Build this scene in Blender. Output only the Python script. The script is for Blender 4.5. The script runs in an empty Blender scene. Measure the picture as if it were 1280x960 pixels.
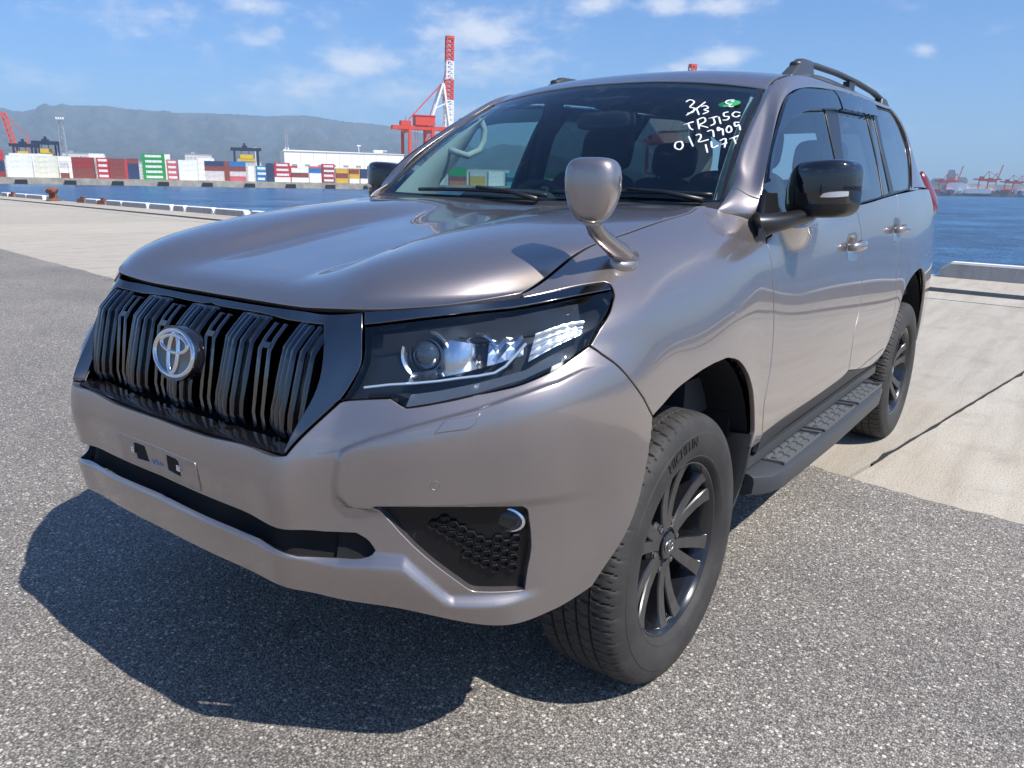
import bpy, bmesh, math, random
import numpy as np
from mathutils import Vector, Matrix, Euler
from mathutils.geometry import delaunay_2d_cdt

SC = bpy.context.scene
COL = SC.collection
R = math.radians

# ------------------------------------------------------------------ camera
def make_camera():
    yaw, pitch, roll = R(216.85398), R(14.38411), R(1.05901)
    f = Vector((math.cos(pitch)*math.cos(yaw), math.cos(pitch)*math.sin(yaw), -math.sin(pitch)))
    r = f.cross(Vector((0, 0, 1))).normalized()
    u = r.cross(f)
    r2 = math.cos(roll)*r + math.sin(roll)*u
    u2 = -math.sin(roll)*r + math.cos(roll)*u
    cd = bpy.data.cameras.new('camera')
    cam = bpy.data.objects.new('camera', cd)
    M = Matrix((r2, u2, -f)).transposed().to_4x4()
    M.translation = Vector((1.83774, 1.69676, 1.33653))
    cam.matrix_world = M
    cd.sensor_fit = 'HORIZONTAL'
    cd.sensor_width = 36.0
    cd.lens = 965.124*36.0/1280.0
    cd.clip_start = 0.05
    cd.clip_end = 60000
    COL.objects.link(cam)
    SC.camera = cam
make_camera()

# ------------------------------------------------------------------ sun, sky, exposure
SUN_EL, SUN_AZ = 52.0, 89.2          # azimuth counted from +x towards +y
def make_light():
    sd = bpy.data.lights.new('sun', 'SUN')
    sd.energy = 5.0
    sd.angle = R(0.53)
    sd.color = (1.0, 0.955, 0.89)
    so = bpy.data.objects.new('sun', sd)
    d = Vector((math.cos(R(SUN_EL))*math.cos(R(SUN_AZ)), math.cos(R(SUN_EL))*math.sin(R(SUN_AZ)), math.sin(R(SUN_EL))))
    so.rotation_euler = d.to_track_quat('Z', 'Y').to_euler()
    so.location = (0, 8, 12)
    COL.objects.link(so)
    w = bpy.data.worlds.new('World')
    SC.world = w
    w.use_nodes = True
    nt = w.node_tree
    for n in list(nt.nodes): nt.nodes.remove(n)
    N, L = nt.nodes, nt.links
    out = N.new('ShaderNodeOutputWorld')
    bg = N.new('ShaderNodeBackground')
    bg.inputs['Strength'].default_value = 0.082
    sky = N.new('ShaderNodeTexSky')
    sky.sky_type = 'NISHITA'
    sky.sun_disc = False
    sky.sun_elevation = R(SUN_EL)
    sky.sun_rotation = R(90.0-SUN_AZ)
    sky.altitude = 0
    sky.air_density = 1.0
    sky.dust_density = 0.9
    sky.ozone_density = 3.0
    # cumulus: patches placed by direction (azimuth, elevation), broken up by noise
    tc = N.new('ShaderNodeTexCoord')
    def math_n(op, a, b=None, c=None):
        m = N.new('ShaderNodeMath'); m.operation = op
        for k, v in enumerate((a, b, c)):
            if v is None: continue
            if isinstance(v, (int, float)): m.inputs[k].default_value = v
            else: L.new(v, m.inputs[k])
        return m.outputs[0]
    sep = N.new('ShaderNodeSeparateXYZ')
    L.new(tc.outputs['Generated'], sep.inputs[0])
    az = math_n('ARCTAN2', sep.outputs[1], sep.outputs[0])
    el = math_n('ARCSINE', sep.outputs[2])
    mp = N.new('ShaderNodeMapping'); mp.inputs['Scale'].default_value = (1, 1, 2.2)
    L.new(tc.outputs['Generated'], mp.inputs[0])
    def noise(scale, detail, rough):
        n = N.new('ShaderNodeTexNoise'); n.inputs['Scale'].default_value = scale
        n.inputs['Detail'].default_value = detail; n.inputs['Roughness'].default_value = rough
        L.new(mp.outputs[0], n.inputs['Vector'])
        return n.outputs['Fac']
    n1, n2 = noise(22, 8, 0.62), noise(6.5, 6, 0.55)
    total = None
    for (a, e, wa, we, k) in CLOUDS:
        da = math_n('DIVIDE', math_n('SUBTRACT', az, R(a-360 if a > 180 else a)), R(wa))
        de = math_n('DIVIDE', math_n('SUBTRACT', el, R(e)), R(we))
        r2 = math_n('ADD', math_n('MULTIPLY', da, da), math_n('MULTIPLY', de, de))
        g = math_n('MULTIPLY', math_n('POWER', 2.718, math_n('MULTIPLY', r2, -1.0)), k)
        total = g if total is None else math_n('MAXIMUM', total, g)
    amb = math_n('MULTIPLY', math_n('SUBTRACT', n2, 0.60), 1.6)
    dens = math_n('ADD', math_n('MAXIMUM', total, amb), math_n('MULTIPLY', math_n('SUBTRACT', n1, 0.50), 1.45))
    cr = N.new('ShaderNodeMapRange'); cr.interpolation_type = 'SMOOTHSTEP'
    cr.inputs['From Min'].default_value = 0.05; cr.inputs['From Max'].default_value = 0.95
    cr.inputs['To Max'].default_value = 0.80
    L.new(dens, cr.inputs['Value'])
    mx = N.new('ShaderNodeMixRGB')
    L.new(cr.outputs[0], mx.inputs[0])
    tint = N.new('ShaderNodeMixRGB'); tint.blend_type = 'MULTIPLY'; tint.inputs[0].default_value = 1.0
    tint.inputs[2].default_value = (0.70, 1.05, 1.52, 1)
    L.new(sky.outputs[0], tint.inputs[1])
    L.new(tint.outputs[0], mx.inputs[1])
    mx.inputs[2].default_value = (9.6, 9.7, 10.2, 1)
    L.new(mx.outputs[0], bg.inputs['Color'])
    L.new(bg.outputs[0], out.inputs['Surface'])
CLOUDS = [  # azimuth, elevation, half width, half height (degrees), density
    (219.9, 10.1, 3.2, 1.3, 0.95), (222.4, 10.0, 1.7, 0.7, 0.70), (219.1, 7.9, 5.5, 1.5, 0.62), (227.7, 7.9, 3.0, 0.9, 0.85), (230.8, 6.2, 4.9, 1.5, 0.48), (224.9, 6.1, 4.4, 1.4, 0.50), (234.7, 8.8, 1.7, 0.8, 0.55), (233.2, 9.3, 1.3, 0.5, 0.55), (241.7, 9.9, 3.5, 0.9, 0.42), (241.4, 8.9, 1.7, 0.6, 0.30), (246.5, 6.0, 2.3, 0.6, 0.34), (245.9, 4.9, 1.5, 0.6, 0.28), (234.1, 11.0, 3.2, 0.6, 0.50), (230.1, 10.5, 2.3, 0.8, 0.35), (203.2, 8.6, 2.2, 0.8, 0.85), (205.7, 7.8, 2.6, 0.5, 0.50), (211.6, 11.8, 2.0, 0.6, 0.75), (207.1, 11.7, 2.1, 0.6, 0.75), (203.2, 11.6, 2.4, 0.7, 0.75), (190.8, 8.5, 0.6, 0.4, 0.60), (221.6, 4.9, 3.5, 0.8, 0.40), (214.5, 10.6, 2.3, 0.9, 0.30),
    (120, 22, 14, 4, 0.7), (60, 28, 16, 5, 0.7), (20, 18, 10, 3, 0.7), (300, 24, 16, 5, 0.7), (340, 15, 10, 3, 0.6), (160, 30, 10, 4, 0.6)]
make_light()
vs = SC.view_settings
vs.view_transform = 'Standard'
vs.look = 'None'
vs.exposure = 0.40
vs.gamma = 1.0
vs.use_curve_mapping = False
SC.render.engine = 'CYCLES'
# ------------------------------------------------------------------ materials
class NT:
    def __init__(s, name):
        s.m = bpy.data.materials.new(name); s.m.use_nodes = True
        s.t = s.m.node_tree
        s.b = s.t.nodes['Principled BSDF']
        s.out = s.t.nodes['Material Output']
    def n(s, typ, **kw):
        x = s.t.nodes.new(typ)
        for k, v in kw.items():
            if k.startswith('i_'): x.inputs[k[2:].replace('_', ' ')].default_value = v
            else: setattr(x, k, v)
        return x
    def l(s, a, b): s.t.links.new(a, b)
    def coord(s, scale=(1, 1, 1), kind='Object'):
        tc = s.n('ShaderNodeTexCoord'); mp = s.n('ShaderNodeMapping')
        mp.inputs['Scale'].default_value = scale
        s.l(tc.outputs[kind], mp.inputs[0]); return mp.outputs[0]
    def noise(s, vec, scale, detail=3, rough=0.5):
        x = s.n('ShaderNodeTexNoise'); x.inputs['Scale'].default_value = scale
        x.inputs['Detail'].default_value = detail; x.inputs['Roughness'].default_value = rough
        s.l(vec, x.inputs['Vector']); return x.outputs['Fac']
    def ramp(s, fac, stops):
        x = s.n('ShaderNodeValToRGB'); e = x.color_ramp.elements
        while len(e) < len(stops): e.new(0.5)
        for k, (p, c) in enumerate(stops):
            e[k].position = p; e[k].color = (c[0], c[1], c[2], 1) if len(c) == 3 else c
        s.l(fac, x.inputs[0]); return x.outputs[0]
    def mix(s, fac, a, b, mode='MIX'):
        x = s.n('ShaderNodeMixRGB'); x.blend_type = mode
        for k, v in enumerate((fac, a, b)):
            if isinstance(v, (int, float)): x.inputs[k].default_value = v
            elif isinstance(v, tuple): x.inputs[k].default_value = (v[0], v[1], v[2], 1)
            else: s.l(v, x.inputs[k])
        return x.outputs[0]
    def bump(s, h, strength=0.3, dist=0.01):
        x = s.n('ShaderNodeBump'); x.inputs['Strength'].default_value = strength
        x.inputs['Distance'].default_value = dist
        s.l(h, x.inputs['Height']); s.l(x.outputs[0], s.b.inputs['Normal'])
    def p(s, **kw):
        for k, v in kw.items():
            i = s.b.inputs[k.replace('_', ' ')]
            i.default_value = (v[0], v[1], v[2], 1) if isinstance(v, tuple) and len(v) == 3 else v
        return s

MAT = {}
def simple(name, col, rough=0.5, metal=0.0, coat=0.0, var=0.0, vscale=8.0, spec=0.5, bump=0.0, bscale=60.0):
    s = NT(name)
    s.p(Base_Color=col, Roughness=rough, Metallic=metal, Coat_Weight=coat, Coat_Roughness=0.04)
    s.b.inputs['Specular IOR Level'].default_value = spec
    if var:
        v = s.coord(); f = s.noise(v, vscale, 5, 0.6)
        c = s.ramp(f, [(0.3, tuple(x*(1-var) for x in col)), (0.7, tuple(min(1, x*(1+var)) for x in col))])
        s.l(c, s.b.inputs['Base Color'])
    if bump:
        s.bump(s.noise(s.coord(), bscale, 4, 0.6), bump, 0.004)
    MAT[name] = s.m
    return s.m

def make_paint():
    s = NT('car_paint')
    v = s.coord()
    vo = s.n('ShaderNodeTexVoronoi'); vo.inputs['Scale'].default_value = 1500
    s.l(v, vo.inputs['Vector'])
    fl = s.ramp(vo.outputs['Color'], [(0.0, (0.300, 0.264, 0.250)), (1.0, (0.395, 0.348, 0.330))])
    dirt = s.noise(v, 7.0, 6, 0.62)
    s.l(s.mix(s.ramp(dirt, [(0.55, (0, 0, 0)), (0.85, (0.10, 0.10, 0.10))]), fl, (0.36, 0.34, 0.32)), s.b.inputs['Base Color'])
    s.p(Metallic=0.90, Roughness=0.21, Coat_Weight=1.0, Coat_Roughness=0.025, Coat_IOR=1.55)
    rn = s.ramp(dirt, [(0.4, (0.02, 0.02, 0.02)), (0.8, (0.06, 0.06, 0.06))])
    s.l(rn, s.b.inputs['Coat Roughness'])
    b2 = s.n('ShaderNodeBsdfPrincipled')          # coarser flakes: a wider lobe under the same clear coat
    for l_ in list(s.b.inputs['Base Color'].links): s.l(l_.from_socket, b2.inputs['Base Color'])
    s.l(rn, b2.inputs['Coat Roughness'])
    for k_, v_ in (('Metallic', 0.92), ('Roughness', 0.50), ('Coat Weight', 1.0), ('Coat IOR', 1.55)): b2.inputs[k_].default_value = v_
    mx = s.n('ShaderNodeMixShader'); mx.inputs[0].default_value = 0.45
    s.l(s.b.outputs[0], mx.inputs[1]); s.l(b2.outputs[0], mx.inputs[2]); s.l(mx.outputs[0], s.out.inputs['Surface'])
    MAT['paint'] = s.m
make_paint()
def make_glass(name, tint, refl=1.0, extra=None):
    s = NT(name); t = s.t
    t.nodes.remove(s.b)
    tr = s.n('ShaderNodeBsdfTransparent'); tr.inputs[0].default_value = (*tint, 1)
    gl = s.n('ShaderNodeBsdfGlossy'); gl.inputs['Roughness'].default_value = 0.01
    geo = s.n('ShaderNodeNewGeometry'); ior = s.n('ShaderNodeMix'); s.l(geo.outputs['Backfacing'], ior.inputs[0]); ior.inputs[2].default_value = 1.52; ior.inputs[3].default_value = 1/1.52
    fr = s.n('ShaderNodeFresnel'); s.l(ior.outputs[0], fr.inputs['IOR'])
    mu = s.n('ShaderNodeMath', operation='MULTIPLY'); s.l(fr.outputs[0], mu.inputs[0]); mu.inputs[1].default_value = refl
    mx = s.n('ShaderNodeMixShader'); s.l(mu.outputs[0], mx.inputs[0]); s.l(tr.outputs[0], mx.inputs[1]); s.l(gl.outputs[0], mx.inputs[2])
    s.l(mx.outputs[0], s.out.inputs['Surface'])
    MAT[name] = s.m
make_glass('windscreen_glass', (0.53, 0.70, 0.70), 1.55)
make_glass('side_glass', (0.55, 0.70, 0.70), 1.5)
make_glass('privacy_glass', (0.10, 0.13, 0.14), 1.6)
make_glass('visor_plastic', (0.16, 0.19, 0.21), 1.7)
make_glass('lens_clear', (0.86, 0.90, 0.93), 1.3)
make_glass('lens_smoked', (0.84, 0.88, 0.91), 1.3)
simple('black_gloss', (0.008, 0.008, 0.010), 0.07, 0, 1.0)
simple('black_satin', (0.012, 0.012, 0.013), 0.32)
simple('black_plastic', (0.022, 0.022, 0.024), 0.55, bump=0.15, bscale=300)
simple('dark_void', (0.006, 0.006, 0.007), 0.9)
simple('dark_chrome', (0.20, 0.19, 0.19), 0.10, 1.0)
simple('smoked_chrome', (0.19, 0.18, 0.175), 0.08, 1.0)
simple('grille_gloss', (0.085, 0.085, 0.092), 0.12, 1.0, 0.5)
simple('fog_black', (0.005, 0.005, 0.006), 0.28, spec=0.35)
simple('chrome', (0.78, 0.78, 0.80), 0.05, 1.0)
simple('bright_reflector', (0.90, 0.91, 0.94), 0.22, 1.0)
simple('rim_face', (0.055, 0.051, 0.047), 0.5, 0.2, 0.2, var=.25, vscale=30)
simple('rim_black', (0.016, 0.016, 0.018), 0.22, 0.3, 0.8, var=0.2, vscale=14)
simple('steel', (0.35, 0.33, 0.31), 0.4, 1.0, var=0.25, vscale=20)
simple('interior_pale', (0.62, 0.61, 0.57), 0.75)
simple('interior_dark', (0.035, 0.036, 0.04), 0.7)
simple('seat_dark', (0.016, 0.016, 0.018), 0.75)
simple('tail_red', (0.16, 0.012, 0.02), 0.12, 0, 1.0)
simple('white_ink', (0.85, 0.86, 0.86), 0.7)
simple('green_ink', (0.04, 0.36, 0.12), 0.6)
simple('blue_ink', (0.20, 0.32, 0.62), 0.6)
simple('amber_lens', (0.55, 0.22, 0.03), 0.2)
simple('headlight_light_guide', (0.50, 0.58, 0.66), 0.15, 0.2)
simple('lens_grey', (0.11, 0.125, 0.14), 0.15, 0.3, 1.0)
simple('shelf_dark', (0.03, 0.034, 0.04), 0.3)
simple('running_board_plastic', (0.042, 0.045, 0.049), 0.5, bump=0.2, bscale=250)
simple('tread_grey', (0.095, 0.10, 0.105), 0.6, bump=0.25, bscale=350)
def make_rubber():
    s = NT('tyre_rubber'); v = s.coord()
    f = s.noise(v, 9, 6, 0.65)
    s.l(s.ramp(f, [(0.3, (0.020, 0.019, 0.018)), (0.7, (0.043, 0.040, 0.037))]), s.b.inputs['Base Color'])
    s.p(Roughness=0.72)
    s.bump(s.noise(v, 220, 4, 0.6), 0.25, 0.002)
    MAT['rubber'] = s.m
make_rubber()
simple('pale_scrap', (0.72, 0.68, 0.60), 0.8)
simple('paint_grey', (0.33, 0.29, 0.275), 0.36, 0.75, 0.6, var=0.10, vscale=30)
simple('rail_grey', (0.045, 0.05, 0.055), 0.38)
simple('projector_glass', (0.03, 0.04, 0.05), 0.02, 0.0, 1.0, spec=1.0)
simple('indicator_reflector', (0.80, 0.79, 0.79), 0.25, 0.8)
simple('rubber_letter', (0.010, 0.010, 0.010), 0.5)

# ------------------------------------------------------------------ objects
def mesh_obj(name, verts, faces, mat, parent=None, normals=None, smooth=True, loc=None, mats=None, fmat=None):
    me = bpy.data.meshes.new(name)
    me.from_pydata([tuple(map(float, v)) for v in verts], [], [tuple(map(int, f)) for f in faces])
    for m in ([mat] if mats is None else mats): me.materials.append(MAT[m] if isinstance(m, str) else m)
    if fmat is not None: me.polygons.foreach_set('material_index', np.asarray(fmat, dtype=np.int32))
    if smooth: me.polygons.foreach_set('use_smooth', np.ones(len(me.polygons), dtype=bool))
    me.update()
    if normals is not None:
        me.normals_split_custom_set_from_vertices([tuple(map(float, n)) for n in normals])
    o = bpy.data.objects.new(name, me)
    COL.objects.link(o)
    if parent is not None: o.parent = parent
    if loc is not None: o.location = loc
    return o
def tag(o, label=None, cat=None, group=None, kind=None):
    if label: o['label'] = label
    if cat: o['category'] = cat
    if group: o['group'] = group
    if kind: o['kind'] = kind
    return o
def empty(name, loc=(0, 0, 0), rz=0.0, parent=None):
    o = bpy.data.objects.new(name, None); o.location = loc; o.rotation_euler = (0, 0, rz)
    o.empty_display_size = 0.2
    COL.objects.link(o)
    if parent is not None: o.parent = parent
    return o
class MB:
    """collects simple solids into one mesh"""
    def __init__(s): s.v = []; s.f = []; s.mi = []; s.cur = 0
    def add(s, vs, fs):
        k = len(s.v); s.v += [tuple(x) for x in vs]
        for f in fs: s.f.append(tuple(i+k for i in f)); s.mi.append(s.cur)
    def box(s, c, size, M=None):
        hx, hy, hz = size[0]/2, size[1]/2, size[2]/2
        vs = [Vector((sx*hx, sy*hy, sz*hz)) for sx in (-1, 1) for sy in (-1, 1) for sz in (-1, 1)]
        if M is not None: vs = [M @ v for v in vs]
        vs = [v+Vector(c) for v in vs]
        s.add(vs, [(0, 1, 3, 2), (4, 6, 7, 5), (0, 4, 5, 1), (2, 3, 7, 6), (0, 2, 6, 4), (1, 5, 7, 3)])
    def hull8(s, lo, hi):
        """two quads (4 points each, same order) joined"""
        s.add(list(lo)+list(hi), [(3, 2, 1, 0), (4, 5, 6, 7), (0, 1, 5, 4), (1, 2, 6, 5), (2, 3, 7, 6), (3, 0, 4, 7)])
    def bar(s, a, b, w, h=None, up=(0, 0, 1)):
        a, b = Vector(a), Vector(b); d = (b-a)
        if d.length < 1e-6: return
        d.normalize(); u = Vector(up)
        if abs(d.dot(u)) > 0.98: u = Vector((1, 0, 0))
        x = d.cross(u).normalized(); y = x.cross(d)
        h = w if h is None else h
        q = lambda p: [p+x*w/2+y*h/2, p-x*w/2+y*h/2, p-x*w/2-y*h/2, p+x*w/2-y*h/2]
        s.hull8(q(a), q(b))
    def tube(s, pts, rad, n=10, cap=True, up=None):
        pts = [Vector(p) for p in pts]; m = len(pts)
        rad = rad if isinstance(rad, (list, tuple)) else [rad]*m
        vs = []; ref = Vector(up) if up else None
        for i, p in enumerate(pts):
            d = (pts[min(i+1, m-1)]-pts[max(i-1, 0)]).normalized()
            if ref is None or abs(ref.dot(d)) > 0.95:
                ref = Vector((0, 0, 1)) if abs(d.z) < 0.9 else Vector((1, 0, 0))
            x = d.cross(ref).normalized(); ref = x.cross(d).normalized()
            r = rad[i]; rx, ry = (r if isinstance(r, (tuple, list)) else (r, r))
            for k in range(n):
                a = 2*math.pi*k/n
                vs.append(p+x*math.cos(a)*rx+ref*math.sin(a)*ry)
        fs = []
        for i in range(m-1):
            for k in range(n):
                fs.append((i*n+k, i*n+(k+1) % n, (i+1)*n+(k+1) % n, (i+1)*n+k))
        if cap: fs += [tuple(range(n-1, -1, -1)), tuple(range((m-1)*n, m*n))]
        s.add(vs, fs)
    def lathe(s, prof, n=48, M=None, closed=False):
        """profile of (radius, height) revolved about local z"""
        vs = []; m = len(prof)
        for (r, h) in prof:
            for k in range(n):
                a = 2*math.pi*k/n
                v = Vector((r*math.cos(a), r*math.sin(a), h))
                vs.append(M @ v if M is not None else v)
        fs = []
        for i in range(m-1 if not closed else m):
            j = (i+1) % m
            for k in range(n):
                fs.append((i*n+k, i*n+(k+1) % n, j*n+(k+1) % n, j*n+k))
        s.add(vs, fs)
    def prism(s, poly, depth, M=None):
        """polygon (x,y) extruded along local z by depth"""
        n = len(poly)
        vs = [Vector((x, y, 0)) for x, y in poly]+[Vector((x, y, depth)) for x, y in poly]
        if M is not None: vs = [M @ v for v in vs]
        s.add(vs, [tuple(range(n-1, -1, -1)), tuple(range(n, 2*n))]+[(i, (i+1) % n, n+(i+1) % n, n+i) for i in range(n)])
    def build(s, name, mat, parent=None, smooth=False, loc=None, mats=None, recalc=True, angle=None):
        o = mesh_obj(name, s.v, s.f, mat, parent, smooth=smooth, loc=loc, mats=mats, fmat=s.mi if mats else None)
        if recalc:
            bm = bmesh.new(); bm.from_mesh(o.data)
            bmesh.ops.recalc_face_normals(bm, faces=bm.faces[:])
            bm.to_mesh(o.data); bm.free()
        if angle is not None: o.data.set_sharp_from_angle(angle=R(angle))
        return o
def basis(origin, x, y, z):
    M = Matrix((Vector(x), Vector(y), Vector(z))).transposed().to_4x4(); M.translation = Vector(origin); return M
def copy_tree(o, parent=None):
    c = o.copy(); COL.objects.link(c); c.parent = parent
    for ch in list(o.children): copy_tree(ch, c)
    return c
# ------------------------------------------------------------------ body surfaces (left half; the right is its mirror image)
def nat_basis(x):
    """returns a function: query -> weight matrix of the natural cubic spline through knots x"""
    x = np.asarray(x, float); n = len(x); h = np.diff(x)
    A = np.eye(n); B = np.zeros((n, n))
    for i in range(1, n-1):
        A[i, i-1] = h[i-1]; A[i, i] = 2*(h[i-1]+h[i]); A[i, i+1] = h[i]
        B[i, i-1] = 6/h[i-1]; B[i, i] = -6/h[i-1]-6/h[i]; B[i, i+1] = 6/h[i]
    M2 = np.linalg.solve(A, B)
    def w(q):
        q = np.clip(np.asarray(q, float), x[0], x[-1])
        i = np.clip(np.searchsorted(x, q)-1, 0, n-2)
        a = (x[i+1]-q)/h[i]; b = (q-x[i])/h[i]
        W = np.zeros((len(q), n)); k = np.arange(len(q))
        W[k, i] += a; W[k, i+1] += b
        W += ((a**3-a)*h[i]**2/6)[:, None]*M2[i]+((b**3-b)*h[i]**2/6)[:, None]*M2[i+1]
        return W
    return w
class Surf:
    def __init__(s, T, tpar, ref, disp=None, flip=False, spar=None, relief=None):
        s.T = np.asarray(T, float)
        c = s.T[:, ref]
        s.sp = np.concatenate([[0], np.cumsum(np.linalg.norm(np.diff(c, axis=0), axis=1))]) if spar is None else np.asarray(spar, float)
        s.tp = np.asarray(tpar, float)
        s.ws, s.wt = nat_basis(s.sp), nat_basis(s.tp)
        s.disp = disp; s.flip = flip; s.relief = relief
    def raw(s, S, Tq):
        return np.einsum('qi,ijc,qj->qc', s.ws(S), s.T, s.wt(Tq))
    def P(s, S, Tq):
        S = np.atleast_1d(np.asarray(S, float)); Tq = np.atleast_1d(np.asarray(Tq, float))
        p = s.raw(S, Tq)
        if s.relief is not None:
            h = s.relief(S, Tq); k = np.abs(h) > 1e-7
            if k.any():
                e = 2e-3; a, b = S[k], Tq[k]
                n = np.cross(s.raw(a+e, b)-s.raw(a-e, b), s.raw(a, b+e)-s.raw(a, b-e))
                n /= np.linalg.norm(n, axis=1)[:, None]+1e-12
                n[a < 1e-6, 1] = 0
                p[k] += n*h[k][:, None]
        return s.disp(p) if s.disp else p
    def N(s, S, Tq, e=2e-3):
        S = np.atleast_1d(np.asarray(S, float)); Tq = np.atleast_1d(np.asarray(Tq, float))
        S = np.clip(S, s.sp[0]+e, s.sp[-1]-e); Tq = np.clip(Tq, s.tp[0]+e, s.tp[-1]-e)
        a = s.P(S+e, Tq)-s.P(S-e, Tq); b = s.P(S, Tq+e)-s.P(S, Tq-e)
        n = np.cross(a, b); n /= np.linalg.norm(n, axis=1)[:, None]+1e-12
        return -n if s.flip else n

def arch_disp(p):
    p = p.copy()
    for xc, zc, rad, k in ((-0.02, 0.46, 0.425, 0.003), (-2.80, 0.47, 0.43, 0.005)):
        r = np.hypot(p[:, 0]-xc, p[:, 2]-zc)
        w = np.exp(-((r-rad)/0.06)**2)*np.clip((p[:, 1]-0.70)/0.15, 0, 1)
        p[:, 1] += k*w
    for xc, zc in ((-1.50, 1.128), (-2.30, 1.168)):      # handle cups
        p[:, 1] -= .011*np.exp(-((p[:, 0]-xc)/.062)**4-((p[:, 2]-zc)/.036)**4)*np.clip((p[:, 1]-0.70)/0.1, 0, 1)
    return p
LEDGE_U = [(0, .103), (.30, .103), (.4795, .0935), (.5864, .0985), (.6721, .1138), (.737, .116), (.7932, .0776), (.8326, .0438), (.8882, .0474), (.9865, .0516), (1.3, .06)]
LEDGE_L = [(0, .079), (.30, .079), (.4898, .074), (.5856, .070), (.6761, .0784), (.7425, .0801), (.7816, .0512), (.8164, .025), (.8836, .029), (.9836, .0339), (1.3, .04)]
BROW = [(.40, .34), (.5754, .3312), (.6425, .3497), (.7263, .363), (.7927, .364), (.8752, .3593), (.9575, .359), (1.0262, .3644), (1.0818, .3826), (1.3, .40)]
def sstep(x):
    x = np.clip(x, 0, 1); return x*x*(3-2*x)
POD_S = [(.150, .650), (.198, .640), (.204, .595), (.233, .569), (.268, .567), (.316, .576), (.361, .594), (.42, .62)]
def _f(L, x): return np.interp(x, [a for a, b in L], [b for a, b in L])
def body_relief(S, T):
    u, l, b = _f(LEDGE_U, S), _f(LEDGE_L, S), _f(BROW, S)
    h = .016*sstep((u-T)/np.maximum(u-l, .008))*sstep((1.06-S)/.14)
    pod = sstep((S-_f(POD_S, T)+.012)/.024)*sstep((T-.186)/.016)*sstep((b-T)/.014+1)*sstep((1.20-S)/.30)
    return h+.011*pod-.004*sstep((T-b)/.014)*sstep((S-.50)/.06)*sstep((1.16-S)/.14)*sstep((.62-T)/.12)
def relief_lines():
    out = []
    for s0, s1, g in ((0, 1.07, lambda s, k: _f(LEDGE_U, s)+(_f(LEDGE_L, s)-_f(LEDGE_U, s))*k), (.545, 1.15, lambda s, k: _f(BROW, s)+.014*(k*2-.5)-.007*0)):
        for k in (-.12, 0, .25, .5, .75, 1, 1.12):
            ss = np.arange(s0, s1, .008); out += [(float(x), float(g(x, k))) for x in ss]
    for k in (-.2, 0, .25, .5, .75, 1, 1.2):
        out += [(float(_f(POD_S, t)-.012+.024*k), float(t)) for t in np.arange(.17, .36, .007)]
        out += [(float(x), float(.186+.016*k)) for x in np.arange(.56, 1.15, .008)]
    return out
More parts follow.
